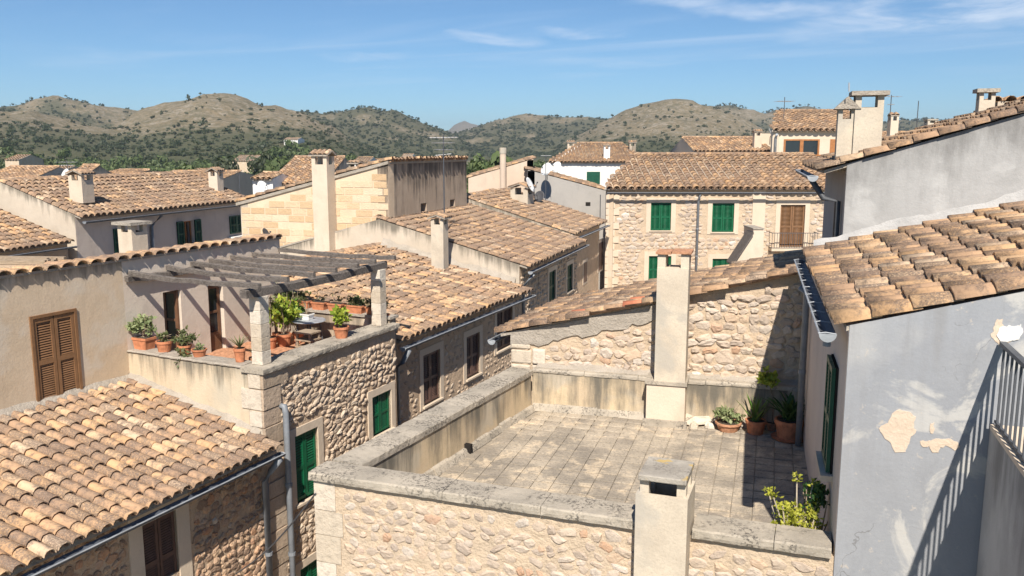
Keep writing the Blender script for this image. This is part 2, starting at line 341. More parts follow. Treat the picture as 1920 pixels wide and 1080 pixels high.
def roof_tiles(roof, O, A, U, L, D, mat, pitch=.29, tl=.37, n_ind=300, clip=None, name='roof_tile', seed=1, sag=.0, jit=1.0):
    rn = random.Random(seed); X = A.normalized(); U = U.normalized(); Nn = X.cross(U)
    if Nn.z < 0: X = -X; Nn = -Nn; O = O + A.normalized() * L; flip = True
    else: flip = False
    nc = max(1, round(L / pitch)); pitch = L / nc; nr = math.ceil(D / tl)
    sc_ = pitch / .225; covers = []; chans = []
    for i in range(nc + 1):
        cj = rn.uniform(-.03, .03)
        for j in range(nr):
            s = j * tl + (cj if j else rn.uniform(-.02, .02)); s = min(s, D - .30)
            for kind in (0, 1):
                x = (i + (.5 if kind == 0 else 0)) * pitch + rn.uniform(-.008, .008)
                if (kind == 0 and i == nc) or (kind == 1 and i in (0, nc)): continue
                xa = (L - x) if flip else x
                if clip and not clip(xa, s + .15): continue
                yaw = rn.uniform(-.03, .03) * jit; pit = -.055 + rn.uniform(-.012, .012); rol = rn.uniform(-.05, .05) * jit
                R = Matrix((X, U, Nn)).transposed().to_4x4() @ Matrix.Rotation(yaw, 4, 'Z') @ Matrix.Rotation(pit, 4, 'X') @ Matrix.Rotation(rol, 4, 'Y')
                sagz = -sag * math.sin(math.pi * min(1, s / D)) * math.sin(math.pi * min(1, x / L))
                if kind == 0:
                    T = Matrix.Translation(O + X * x + U * s + Nn * (.05 + sagz + rn.uniform(-.004, .006)))
                    covers.append(T @ R @ Matrix.Diagonal((sc_ * rn.uniform(.94, 1.05), 1, sc_ * rn.uniform(.92, 1.06), 1)))
                else:
                    T = Matrix.Translation(O + X * x + U * (s + .03) + Nn * (.085 + sagz))
                    chans.append(T @ R @ Matrix.Diagonal((sc_ * .98, 1, -sc_ * .75, 1)))
    ind = []
    if n_ind:
        c2 = [m for m in covers if inframe(m.translation)]
        c2.sort(key=lambda m: (m.translation - EYE).length); ind = c2[:n_ind]; ids = {id(m) for m in ind}; covers = [m for m in covers if id(m) not in ids]
        ms = [tmesh(t, name, mat) for t in TILE_T]
        for m in ind: inst(name, ms[rn.randrange(len(ms))], m, roof)
    bulk('far_tile' if ind else name, TILE_S, covers, mat, roof)
    bulk('channel_tile', [TILE_S[0]], chans, M['channel_shade'], roof)

def stone_shape(seed):
    rn = random.Random(seed); n = 8; rs = []; k0 = rn.uniform(0, .6)
    for i in range(n):
        a = 2 * math.pi * (i + rn.uniform(-.28, .28)) / n + k0; c, s = math.cos(a), math.sin(a); e = 3.0
        r = 1 / ((abs(c) ** e + abs(s) ** e) ** (1 / e)) * rn.uniform(.68, 1.08); rs.append((r * c, r * s))
    ox, oz = rn.uniform(-.2, .2), rn.uniform(-.2, .2)
    vs = [(x, -1.2, z) for x, z in rs] + [(x * rn.uniform(.88, .98), .45 * rn.uniform(.5, 1.4), z * rn.uniform(.88, .98)) for x, z in rs]
    vs += [(x * .58 + ox * .6, 1.0 * rn.uniform(.7, 1.25), z * .58 + oz * .6) for x, z in rs]
    f = [(i + k * n, k * n + (i + 1) % n, (k + 1) * n + (i + 1) % n, (k + 1) * n + i)[::-1] for k in range(2) for i in range(n)]
    vs.append((ox, rn.uniform(.85, 1.2), oz)); c = len(vs) - 1
    f += [(2 * n + i, 2 * n + (i + 1) % n, 2 * n + (i + 2) % n, c)[::-1] for i in range(0, n, 2)]
    return vs, f
STONES = [stone_shape(k) for k in range(18)]
def stone_meshes(mat, name='stone'):
    out = []
    for v, f in STONES:
        me = bpy.data.meshes.new(name); me.from_pydata(v, [], [tuple(dict.fromkeys(q)) for q in f]); me.materials.append(mat); out.append(me)
    return out
def rubble(wall, fr, s0, s1, z0, z1, holes, mat, hh=(.11, .2), ww=(.14, .36), proud=.035, fill=.93, drop=.0, n_ind=300, ztop=None, tilt=.25, seed=3, rot0=0.0, bury=1.0):
    rn = random.Random(seed); Ms = []; z = z0; R0 = fr.rot()
    while z < z1:
        h = rn.uniform(*hh); a = s0 - rn.uniform(0, .1)
        while a < s1:
            wd = rn.uniform(*ww); c = a + wd / 2; zc = z + h / 2 + rn.uniform(-.03, .03); a += wd
            if rn.random() < drop: continue
            if c - wd / 2 < s0 - .04 or c + wd / 2 > s1 + .04: continue
            if any(h_[0] - wd * .45 < c < h_[1] + wd * .45 and h_[2] - h * .45 < zc < h_[3] + h * .45 for h_ in holes): continue
            zt = ztop(c) if ztop else z1
            if zc + h * .45 > zt: continue
            k = fill * rn.uniform(.78, 1.14)
            Ms.append(Matrix.Translation(fr.pt(c, 0, zc)) @ R0 @ Matrix.Rotation(rot0 + rn.uniform(-tilt, tilt), 4, 'Y') @ Matrix.Rotation(rn.uniform(-.22, .05) * bury, 4, 'X') @ Matrix.Rotation(rn.uniform(-.2, .2) * bury, 4, 'Z') @ Matrix.Diagonal((wd / 2 * k, proud * rn.uniform(.5, 1.6), h / 2 * k * rn.uniform(.85, 1.25), 1)))
        z += h
    if n_ind:
        vis = [m for m in Ms if inframe(m.translation, 15)]
        vis.sort(key=lambda m: (m.translation - EYE).length / max(.02, m.to_scale().x)); ind = vis[:n_ind]; ids = {id(m) for m in ind}
        ms = stone_meshes(mat)
        for m in ind: inst('stone', ms[rn.randrange(len(ms))], m, wall)
        rest = [m for m in Ms if id(m) not in ids]
    else: rest = Ms
    bulk('rubble' if n_ind else 'stone', STONES, rest, mat, wall, smooth=False)

def surround(th, fr, r, wd=.14, proud=.02, mat='surround', sill=True, head=True):
    s0, s1, z0, z1 = r; b = MB()
    for x0, x1, y0, y1 in ((s0 - wd, s0, z0 - wd * .5, z1 + wd), (s1, s1 + wd, z0 - wd * .5, z1 + wd), (s0, s1, z1, z1 + wd), (s0, s1, z0 - wd * .5, z0)):
        b.box(fr, x0, x1, -.05, proud, y0, y1)
    o = part('window_surround', b, M[mat], th)
    if sill:
        q = MB(); q.box(fr, s0 - .06, s1 + .06, proud - .01, .07, z0 - .05, z0 - .004); part('window_sill', q, M[mat], th)
def shutters(th, fr, r, mat, ind=False, rec=.05, ns=13, leaves=2, mid=True):
    s0, s1, z0, z1 = r; g_ = .008; wl = (s1 - s0) / leaves; rot = fr.rot()
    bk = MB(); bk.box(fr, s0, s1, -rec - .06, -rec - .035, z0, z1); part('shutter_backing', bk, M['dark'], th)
    for k in range(leaves):
        a, b_ = s0 + k * wl + g_, s0 + (k + 1) * wl - g_; st = min(.07, wl * .14); rl = min(.08, (z1 - z0) * .06)
        zs = [(z0 + g_, z1 - g_)]
        b = MB(); b.box(fr, a, a + st, -rec - .03, -rec + .012, z0 + g_, z1 - g_); b.box(fr, b_ - st, b_, -rec - .03, -rec + .012, z0 + g_, z1 - g_)
        zm = z0 + (z1 - z0) * .48; rails = [(z0 + g_, z0 + rl), (z1 - rl, z1 - g_)] + ([(zm - rl / 2, zm + rl / 2)] if mid else [])
        for y0, y1 in rails: b.box(fr, a + st, b_ - st, -rec - .028, -rec + .01, y0, y1)
        spans = [(z0 + rl, zm - rl / 2), (zm + rl / 2, z1 - rl)] if mid else [(z0 + rl, z1 - rl)]
        slm = MB(); ln = b_ - a - 2 * st; X = Fr((0, 0), (1, 0)); 
        n_ = max(3, int(ns / len(spans))); pz = (spans[0][1] - spans[0][0]) / n_; hw = pz * .39
        c_, s_ = math.cos(.95), math.sin(.95)
        prof = [(-.004 * s_ - hw * c_, .004 * c_ - hw * s_), (.004 * s_ - hw * c_, -.004 * c_ - hw * s_), (.004 * s_ + hw * c_, -.004 * c_ + hw * s_), (-.004 * s_ + hw * c_, .004 * c_ + hw * s_)]
        sv = [(x, -d * .55, zz) for x in (0, ln) for d, zz in prof]; sf = [(0, 1, 5, 4), (1, 2, 6, 5), (2, 3, 7, 6), (3, 0, 4, 7), (3, 2, 1, 0), (4, 5, 6, 7)]
        Ms = [Matrix.Translation(fr.pt(a + st, -rec - .008, y0 + (i + .5) * (y1 - y0) / n_)) @ rot for y0, y1 in spans for i in range(n_)]
        leaf = part('shutter', b, M[mat], th)
        if ind:
            me = bpy.data.meshes.new('slat'); me.from_pydata(sv, [], sf); me.materials.append(M[mat])
            for m in Ms: inst('slat', me, m, leaf)
        else: bulk('slat', [(sv, sf)], Ms, M[mat], leaf, smooth=False)
def gutter(th, p0, p1, N, r=.07, mat='zinc', brackets=False):
    p0, p1 = Vector(p0), Vector(p1); d = (p1 - p0).normalized(); n = 8; b = MB(); vs = []
    for p in (p0, p1):
        for rr in (r, r - .008):
            for k in range(n + 1):
                a = math.pi * k / n; vs.append(p + N * (rr * math.cos(a)) - Vector((0, 0, rr * math.sin(a))))
    m = n + 1; f = []
    for k in range(n): f += [(k, k + 1, 2 * m + k + 1, 2 * m + k), (m + k, m + k + 1, 3 * m + k + 1, 3 * m + k)[::-1], (k, m + k, m + k + 1, k + 1), (2 * m + k, 2 * m + k + 1, 3 * m + k + 1, 3 * m + k)]
    f += [(0, 2 * m, 3 * m, m), (n, m + n, 3 * m + n, 2 * m + n)]
    f += [tuple(range(m)), tuple(range(2 * m, 3 * m))[::-1]]
    b.add(vs, f); o = part('gutter', b, M['zinc_patina_shade'], th); b = MB()  # trough colour holds patina and shade under the tiles; light rim reads as sunlit
    b.tube([p0 + N * r, p1 + N * r], .011, 6); part('gutter_rim', b, M[mat], o); b = MB(); L_ = (p1 - p0).length; k = max(2, int(L_ / .55))
    for i in (range(k + 1) if brackets else (0, k)): p = p0 + d * (L_ * i / k); b.tube([p + N * (r + .012) - Vector((0, 0, .0)), p + N * (r * .3) + Vector((0, 0, .012)), p - N * r], .007, 4)
    for p in (p0 - d * .012, p1 + d * .004): b.add([p + N * ((r + .006) * math.cos(math.pi * k_ / n)) - Vector((0, 0, (r + .006) * math.sin(math.pi * k_ / n))) + d * z for z in (0, .01) for k_ in range(n + 1)], [tuple(range(m)), tuple(range(m, 2 * m))[::-1]] + [(k_, k_ + 1, m + k_ + 1, m + k_) for k_ in range(n)])
    q = part('gutter_bracket', b, M[mat], o, kind='stuff')
    return o
def pipe(th, pts, r=.045, mat='pipe_grey', name='downpipe'):
    b = MB(); b.tube(pts, r, 10); o = part(name, b, M[mat], th, smooth=True)
    c = MB(); P = [Vector(p) for p in pts]; tot = (P[-1] - P[-2]).length; k = 1
    while k * 1.3 < tot: q = P[-2] + (P[-1] - P[-2]) * (k * 1.3 / tot); c.tube([q - Vector((0, 0, .03)), q + Vector((0, 0, .03))], r + .012, 10); k += 1
    if c.v: part('pipe_clip', c, M[mat], o)
    return o

def shed(name, label, fr, L, z_wall, zb=0.0, depth=5, slope=.25, oe=.35, og=.065, street='mortar_pale', gable='white_old', tile='tile_far', holes=(), ghole0=(), ghole1=(), n_ind=0,
         pitch=.27, tl=.37, back=None, seed=1, skew=(0, 0), sag=.03, th_=.35, ridge=True, cat='house', gables=(1, 1), wallname='wall', group=None, clip2=None, fascia=True):
    """house with its eave along fr (outward = eave side), roof rising inwards to a ridge at `depth`; back=None gives a rear slope too, 'high' a tall rear wall, 'none' nothing"""
    c = fr.pt(L / 2, -depth / 2, zb); t = thing(name, label, cat, c, group)
    b = MB(); b.wall(fr, .014 if gables[0] else 0, L - (.014 if gables[1] else 0), zb, z_wall, th_, holes); sw = part(wallname, b, M[street], t)
    zr = z_wall + slope * depth; full = depth * 2 if back is None else depth
    prof = lambda d: z_wall + slope * (d if d <= depth else 2 * depth - d)
    gw = []
    for e, hs in ((0, ghole0), (1, ghole1)):
        if not gables[e]: gw.append(None); continue
        if e == 0:
            o = fr.pt(0, 0, 0); o2 = fr.pt(skew[0], -depth, 0); d = (o - o2); k = (o - o2).length / depth
            f2 = Fr((o2.x, o2.y), d) if back is not None else Fr(tuple((o - (o - o2) * 2).xy), d)
            W = full * k; zt = lambda a: prof(max(0, (W - a) / k))
        else:
            o = fr.pt(L, 0, 0); o2 = fr.pt(L + skew[1], -depth, 0); k = (o2 - o).length / depth; f2 = Fr((o.x, o.y), o2 - o); W = full * k; zt = lambda a: prof(a / k)
        q = MB(); q.wall(f2, (0.0 if e == 0 else .004), W - (.004 if e == 0 else 0), zb, (lambda a, zt=zt: zt(a) + .028), th_ * .99, hs, [W / 2] if back is None else []); gw.append((part('gable_wall', q, M[gable], t), f2, W, zt))
    q = MB(); fb = Fr(tuple(fr.pt(L + skew[1], -full, 0).xy), -fr.A); 
    if back != 'none': q.wall(fb, .0, L + skew[1] - skew[0], zb, prof(full) - .02, th_ * .98); part('rear_wall', q, M[gable], t)
    # roof deck
    U = (-fr.N + Vector((0, 0, slope))).normalized(); sl_ = math.hypot(1, slope)
    O = fr.pt(-og, oe, z_wall - slope * oe + .03); Lr = L + 2 * og; D = (depth + oe) * sl_
    k0 = skew[0] / depth; k1 = skew[1] / depth
    gi = og + .012; e0 = O + fr.A * (gi - k0 * oe) + U * .12; e1_ = O + fr.A * (Lr - gi - k1 * oe) + U * .12; r1_ = fr.pt(L - .012 + skew[1], -depth, zr + .03); r0_ = fr.pt(.012 + skew[0], -depth, zr + .03); dn = Vector((0, 0, -.055))
    q = MB(); q.hexa([e0 + dn, e1_ + dn, r1_ + dn, r0_ + dn, e0, e1_, r1_, r0_])
    if back is None:
        m0, m1 = fr.pt(-og + 2 * skew[0], -2 * depth - oe, z_wall - slope * oe + .03), fr.pt(L + og + 2 * skew[1], -2 * depth - oe, z_wall - slope * oe + .03)
        q.hexa([r0_ + dn, r1_ + dn, m1 + dn, m0 + dn, r0_, r1_, m1, m0])
    roof = part('roof', q, M['mortar_grey'], t)
    cl = None
    if skew[0] or skew[1] or clip2:
        cl = lambda x, s: (k0 * (s / sl_ - oe) <= x + .05 and x <= Lr + k1 * (s / sl_ - oe) + .05) and (clip2 is None or clip2(x, s))
    roof_tiles(roof, O, fr.A, U, Lr, D, M[tile], pitch, tl, n_ind, cl, seed=seed, sag=sag, jit=1.0 if n_ind else .35)
    if ridge and back is None:
        Ms = []; n = max(1, int((L + skew[1] - skew[0]) / .4))
        X = fr.A; Ms = [Matrix.Translation(r0_ + X * (i * (r1_ - r0_).length / n) + Vector((0, 0, .07))) @ Matrix((X.cross(Vector((0, 0, 1))), X, Vector((0, 0, 1)))).transposed().to_4x4() @ Matrix.Diagonal((1.25, 1, 1.1, 1)) for i in range(n)]
        bulk('ridge_tile', TILE_S, Ms, M[tile], roof)
        U2 = (fr.N + Vector((0, 0, slope))).normalized()
        Mb = []; 
    return dict(t=t, wall=sw, gables=gw, roof=roof, U=U, zr=zr, O=O, D=D, Lr=Lr)
def chimney(parent, fr, sw, dw, z0, z1, mat='chimney', cap='slab', post=.2, capmat='coping', over=.05, as_thing=None, name='chimney'):
    """box chimney centred on fr's origin: shaft, posts, cap"""
    host = parent
    b = MB(); b.box(fr, -sw / 2, sw / 2, -dw / 2, dw / 2, z0, z1 - post)
    sh = part(name, b, M[mat], host)
    b = MB(); pw = min(sw, dw) * .26
    for a in (-1, 1):
        for d in (-1, 1):
            x = a * (sw / 2 - pw / 2); y = d * (dw / 2 - pw / 2); b = MB(); b.box(fr, x - pw / 2, x + pw / 2, y - pw / 2, y + pw / 2, z1 - post, z1); part('flue_post', b, M[mat], sh)
    b = MB(); b.box(fr, -sw / 2 + .03, sw / 2 - .03, -dw / 2 + .03, dw / 2 - .03, z1 - post - .012, z1 - post + .006); part('flue_opening', b, M['dark'], sh)
    b = MB(); o = over
    if cap == 'gable':
        hh = .2; b.add([fr.pt(a, d, z) for a in (-sw / 2 - o, sw / 2 + o) for d, z in ((-dw / 2 - o, z1), (dw / 2 + o, z1), (0, z1 + hh))], [(0, 1, 2), (3, 5, 4), (0, 3, 4, 1), (1, 4, 5, 2), (2, 5, 3, 0)]); part('chimney_cap', b, M[capmat], sh)
    elif cap == 'slab':
        b.box(fr, -sw / 2 - o, sw / 2 + o, -dw / 2 - o, dw / 2 + o, z1, z1 + .07); part('chimney_cap', b, M[capmat], sh)
    else:
        hh = cap if isinstance(cap, float) else .14
        for sg in (-1, 1):
            p = [fr.pt(-sw / 2 - o, sg * (dw / 2 + o), z1 - .0), fr.pt(sw / 2 + o, sg * (dw / 2 + o), z1), fr.pt(sw / 2 + o, 0, z1 + hh), fr.pt(-sw / 2 - o, 0, z1 + hh)]
            b.hexa([q - Vector((0, 0, .0)) for q in p] + [q + Vector((0, 0, .035)) for q in p])
        part('chimney_cap', b, M['mortar_grey'], sh)
        Ms = []; A = fr.A; wl = sw + 2 * o; n = max(2, round(wl / .16)); hyp = math.hypot(dw / 2 + o, hh)
        for sg in (-1, 1):
            U = (fr.N * (-sg) * (dw / 2 + o) + Vector((0, 0, hh))).normalized(); X = A * sg; Nn = X.cross(U)
            if Nn.z < 0: X = -X; Nn = -Nn
            for i in range(n):
                Ms.append(Matrix.Translation(fr.pt(-wl / 2 + (i + .5) * wl / n, sg * (dw / 2 + o), z1 + .05)) @ Matrix((X, U, Nn)).transposed().to_4x4() @ Matrix.Diagonal((wl / n / .22, hyp / .46, wl / n / .24, 1)))
        bulk('cap_tile', TILE_S, Ms, M['tile_near'], sh, kind=None)
    return sh
# ------------------------------------------------------------------ ground and hills
def Zr(r): return EZ + r
b = MB(); b.add([(-5800, -60, 0), (5800, -60, 0), (5800, 5900, 0), (-5800, 5900, 0)], [(0, 1, 2, 3)])
m_, q_, b_ = base('ground', .95, .1); p_ = q_.pos()
c_ = q_.mix(q_.step(q_.noise(p_, .02, 6, .6), .35, .65), (.20, .16, .11), (.10, .11, .05)); c_ = q_.mix(q_.m('MULTIPLY', q_.step(q_.noise(p_, .12, 5, .6), .45, .6), .6), c_, (.09, .10, .04))
structure('ground', b.mesh('ground', fin(m_, q_, b_, c_)))
b = MB(); b.add([(-30, 0, .02), (40, 0, .02), (40, 62, .02), (-30, 62, .02)], [(0, 1, 2, 3)])
structure('street', b.mesh('street', concrete('street_paving', (.42, .37, .31), (.34, .30, .25), .3)))

def lerp(pts, x):
    if x <= pts[0][0]: return pts[0][1]
    for (a, ya), (b2, yb) in zip(pts, pts[1:]):
        if x <= b2: k = (x - a) / (b2 - a); k = k * k * (3 - 2 * k) * .5 + k * .5; return ya + (yb - ya) * k
    return pts[-1][1]
# each hill: skyline (photo px), distance, depth of its front slope
HILLS = [
    ([(-900, 240), (-300, 205), (0, 199), (60, 200), (110, 212), (200, 236), (300, 262), (420, 300), (520, 330)], 760, 420),
    ([(-400, 240), (-100, 210), (0, 203), (60, 194), (95, 186), (122, 182), (165, 189), (215, 202), (270, 207), (340, 214), (430, 240), (520, 280)], 1150, 420),
    ([(90, 310), (150, 268), (230, 228), (290, 202), (340, 187), (395, 177), (430, 178), (460, 184), (505, 192), (560, 208), (620, 234), (680, 268), (740, 300), (800, 330)], 820, 440),
    ([(420, 270), (520, 222), (560, 209), (600, 205), (640, 207), (690, 202), (735, 206), (775, 222), (815, 238), (850, 252), (900, 275), (960, 310)], 1250, 480),
    ([(790, 270), (838, 245), (858, 233), (873, 226), (890, 233), (912, 240), (960, 265)], 4200, 900),
    ([(760, 300), (830, 258), (870, 244), (905, 234), (940, 220), (962, 213), (1010, 214), (1060, 218), (1120, 221), (1180, 226), (1250, 250), (1330, 290)], 1500, 520),
    ([(1000, 310), (1080, 252), (1130, 222), (1180, 203), (1215, 193), (1250, 187), (1290, 190), (1330, 199), (1370, 214), (1420, 236), (1500, 280)], 1050, 420),
    ([(1180, 250), (1280, 205), (1330, 196), (1365, 194), (1400, 205), (1440, 211), (1500, 225), (1580, 262)], 1600, 420),
    ([(1350, 260), (1420, 214), (1465, 200), (1500, 199), (1540, 208), (1600, 228), (1680, 260)], 1900, 420),
    ([(1480, 270), (1580, 240), (1640, 228), (1700, 222), (1760, 226), (1830, 211), (1920, 219), (2100, 205), (2500, 230), (2900, 260)], 1700, 500),
    ([(-800, 320), (-200, 300), (-40, 289), (20, 286), (60, 296), (140, 330)], 420, 160),
    ([(330, 318), (420, 296), (470, 280), (510, 267), (560, 265), (600, 272), (650, 292), (720, 318)], 480, 190),
]
def hill_layers(X, d):
    px = 960 + FPX * X * 1.008; best = 0.0; bi = -1
    for i, (pts, dk, wk) in enumerate(HILLS):
        r = (280 - lerp(pts, px)) / FPX; h = EZ + r * dk
        if h <= 0: continue
        if d <= dk: t = (dk - d) / wk; k = 0 if t >= 1 else (1 - t) ** 1.25 if t > .12 else (1 - .12) ** 1.25 + (1 - (1 - .12) ** 1.25) * (1 - (t / .12) ** 1.6)
        else: t = (d - dk) / (wk * .5); k = max(0.0, 1 - t ** 1.4)
        if h * k > best: best = h * k; bi = i
    return best, bi
def hill_z(X, d):
    h, i = hill_layers(X, d)
    rg = 1 - abs(mnoise.noise(Vector((X * d / 75, d / 260, 9.1)))) * 2; nz = mnoise.fractal(Vector((X * d / 60, d / 60, 1.3)), .9, 2.1, 5) * min(4.5, h * .10) - max(0, rg - .35) * min(7, h * .16) + mnoise.fractal(Vector((X * d / 14, d / 14, 4.3)), .9, 2.1, 4) * min(.9, h * .05)
    return h + nz - .6, i
WOODY = {0: .22, 1: .85, 2: .10, 3: .75, 4: .0, 5: 1.05, 6: .12, 7: .75, 8: .4, 9: 1.1, 10: .4, 11: .3}
def wooded(i, X, d, z):
    n = mnoise.fractal(Vector((X * d / 90, d / 90, 7.7)), .9, 2.1, 4)
    px = 960 + FPX * X; low = max(0, 1 - z / 36.0)
    if i in (1, 3, 5, 7, 8, 9): low = max(0, 1 - z / 55.0)
    n2 = mnoise.fractal(Vector((X * d / 28, d / 40, 2.2)), .9, 2.1, 3)
    return WOODY.get(i, .3) * (1.0 + 1.9 * n + 1.2 * n2) + low * (1.25 + n * 1.1 + n2 * .8)
AZ = np.linspace(-1.05, 1.05, 330); DD = 200 * (5100 / 200) ** np.linspace(0, 1, 120)
V = []; WD = []; ZZ = np.zeros((len(DD), len(AZ)))
for i, d in enumerate(DD):
    for j, a in enumerate(AZ):
        z, li = hill_z(a, d); ZZ[i, j] = z; V.append((a * d, d, z)); WD.append(wooded(li, a, d, z) if li >= 0 else .6)
na = len(AZ); ii, jj = np.meshgrid(np.arange(len(DD) - 1), np.arange(na - 1), indexing='ij'); k0 = (ii * na + jj).ravel()
Q = np.stack([k0, k0 + 1, k0 + na + 1, k0 + na], 1)
m_, q_, b_ = base('hill_ground', .95, .08); p_ = q_.pos()
n1 = q_.noise(p_, .012, 8, .62); n2 = q_.noise(p_, .05, 7, .7); n3 = q_.noise(p_, .35, 5, .7)
hz = q_.n('ShaderNodeSeparateXYZ', {0: p_}).outputs[2]
c_ = q_.mix(q_.step(n1, .38, .62), (.235, .185, .115), (.19, .155, .095))
c_ = q_.mix(q_.m('MULTIPLY', q_.step(n2, .5, .66), .55), c_, (.30, .26, .205))
c_ = q_.mix(q_.m('MULTIPLY', q_.step(n3, .44, .62), .75), c_, (.085, .08, .045)); c_ = q_.mix(q_.m('MULTIPLY', q_.step(q_.noise(p_, .16, 6, .72, .4), .50, .60), .6), c_, (.33, .29, .235))
c_ = q_.mix(q_.m('MULTIPLY', q_.step(q_.noise(p_, .09, 6, .7, .4), .50, .62), .6), c_, (.10, .095, .055))
lowk = q_.step(q_.m('MULTIPLY_ADD', n2, 26.0, hz), 42.0, 16.0)
c_ = q_.mix(q_.m('MULTIPLY', lowk, .72), c_, (.075, .082, .038))
wk = q_.n('ShaderNodeAttribute', attribute_name='scrub').outputs['Fac']
c_ = q_.mix(q_.m('MULTIPLY', q_.step(q_.m('MULTIPLY_ADD', q_.noise(p_, .11, 7, .75, .5), 1.5, q_.m('SUBTRACT', wk, .85)), .15, .85), .75), c_, (.07, .076, .042))
me = mesh_np('hills', np.array(V), Q, fin(m_, q_, b_, c_, q_.bump(n3, .8, 1.5))); me.polygons.foreach_set('use_smooth', [True] * len(me.polygons))
at_ = me.attributes.new('scrub', 'FLOAT', 'POINT'); at_.data.foreach_set('value', np.clip(np.array(WD, np.float32), 0, 1.2)); structure('hills', me)

def clump(n, seed, flat=.75, size=.2, trunk=False):
    """ball of n leaf sprays, unit radius, sitting on z=0"""
    r = np.random.default_rng(seed); V = []; 
    cs = r.normal(size=(7, 3)); cs /= np.linalg.norm(cs, axis=1)[:, None]; cs *= r.uniform(.25, .62, (7, 1)); cs[:, 2] = np.abs(cs[:, 2]) * flat
    for i in range(n):
        c = cs[r.integers(7)]; d = r.normal(size=3); d /= np.linalg.norm(d); p = c + d * r.uniform(.25, .46) * np.array([1, 1, flat]); p[2] = max(p[2] + .38, .03)
        t = r.normal(size=3); t /= np.linalg.norm(t); u = np.cross(d, t); u /= np.linalg.norm(u); s = size * r.uniform(.6, 1.4); t = np.cross(u, d + r.normal(size=3) * .5); t /= np.linalg.norm(t)
        V += [p - u * s, p - t * s * .5, p + u * s, p + t * s * .5]
    return np.array(V), np.arange(4 * n).reshape(n, 4)
CL_BIG = [clump(150, 40 + k, .75, .17) for k in range(6)]; CL_SM = [clump(20, 60 + k, .7, .36) for k in range(8)]
def mass(name, label, cat, spots, templ, mat):
    Vs = []; Qs = []; o = 0
    for i, (x, y, z, r, h) in enumerate(spots):
        tv, tf = templ[i % len(templ)]; a = i * 2.4; ca, sa = math.cos(a), math.sin(a)
        v = np.stack([(tv[:, 0] * ca - tv[:, 1] * sa) * r + x, (tv[:, 0] * sa + tv[:, 1] * ca) * r + y, tv[:, 2] * h + z], 1); Vs.append(v); Qs.append(tf + o); o += len(tv)
    ob = bpy.data.objects.new(name, mesh_np(name, np.concatenate(Vs), np.concatenate(Qs), mat)); COL.objects.link(ob); ob['kind'] = 'stuff'; ob['label'] = label; ob['category'] = cat
    return ob
spots = []; rn = random.Random(3); tries = 0
while len(spots) < 27000 and tries < 90000:
    tries += 1; X = rn.uniform(-.72, .72); d = rn.uniform(300, 1950); z, i = hill_z(X, d)
    if i < 0 or z < 2 or i == 4: continue
    if rn.random() < wooded(i, X, d, z) * .8:
        r = rn.uniform(.55, 2.1) * rn.uniform(.7, 1.2) * (1 + d / 1400); spots.append((X * d, d, z - .5, r, r * rn.uniform(.8, 1.25)))
mass('hillside_woodland', 'dark green pine and scrub woodland covering the lower hill slopes', 'woodland', spots, CL_SM, M['wood_far'])
spots = []
for k in range(2300):
    X = rn.uniform(-.75, .75); d = 72 * (430 / 72) ** rn.random() 
    if rn.random() < .25 and d < 150: continue
    r = rn.uniform(1.4, 3.0) * (1 + d / 500); z = max(0, hill_z(X, d)[0] if d > 200 else 0)
    spots.append((X * d, d, z - .4, r, r * rn.uniform(.8, 1.3)))
mass('valley_trees', 'bright green orchards and bushes filling the valley behind the town', 'vegetation', spots, CL_BIG[:3], M['valley'])
def clmesh(name, t, mat): return mesh_np(name, t[0], t[1], mat)
bush_me = [clmesh('hill_bush', t, M['scrub']) for t in CL_BIG]; cnt = 0; tries = 0
while cnt < 270 and tries < 20000:
    tries += 1; X = rn.uniform(-.62, .45); d = rn.uniform(420, 1100); z, i = hill_z(X, d)
    if i not in (0, 2, 6, 3, 11) or z < 8: continue
    if rn.random() > .35 + max(0, 1 - z / 50) * .6: continue
    p = Vector((X * d, d, z)); r = rn.choice([1.0, 1.4, 1.8, 2.3, 3.0]) * rn.uniform(.8, 1.15)
    o = bpy.data.objects.new('hill_bush', bush_me[cnt % 6]); COL.objects.link(o); o.location = p - Vector((0, 0, .3)); o.scale = (r, r, r * rn.uniform(.75, 1.1)); o.rotation_euler.z = rn.random() * 6.28
    o['label'] = 'dark round bush dotted over the dry grassy hillside'; o['category'] = 'bush'; o['group'] = 'scattered bushes on the dry hills'; cnt += 1
def tree(px, py, Y, h, r, label, mat='valley', group=None):
    p = atY(px, py, Y); zb = max(0.0, hill_z(p.x / p.y, Y)[0] - .4 if Y > 200 else 0.0); z_top = p.z
    t = thing('tree', label, 'tree', (p.x, p.y, zb), group)
    H = max(h, z_top - zb); tv, tf = clump(520, int(px) + 5, .9, .13); tv = tv * np.array([r, r, H * .8]) + np.array([p.x, p.y, zb + H * .22])
    tb = MB(); tb.tube([(p.x, p.y, zb - .3), (p.x + .1, p.y, zb + H * .3), (p.x - .1, p.y, zb + H * .62)], .22, 7, r1=.08); part('trunk', tb, M['stem'], t)
    part('crown', mesh_np('crown', tv, tf, M[mat]), None, t)
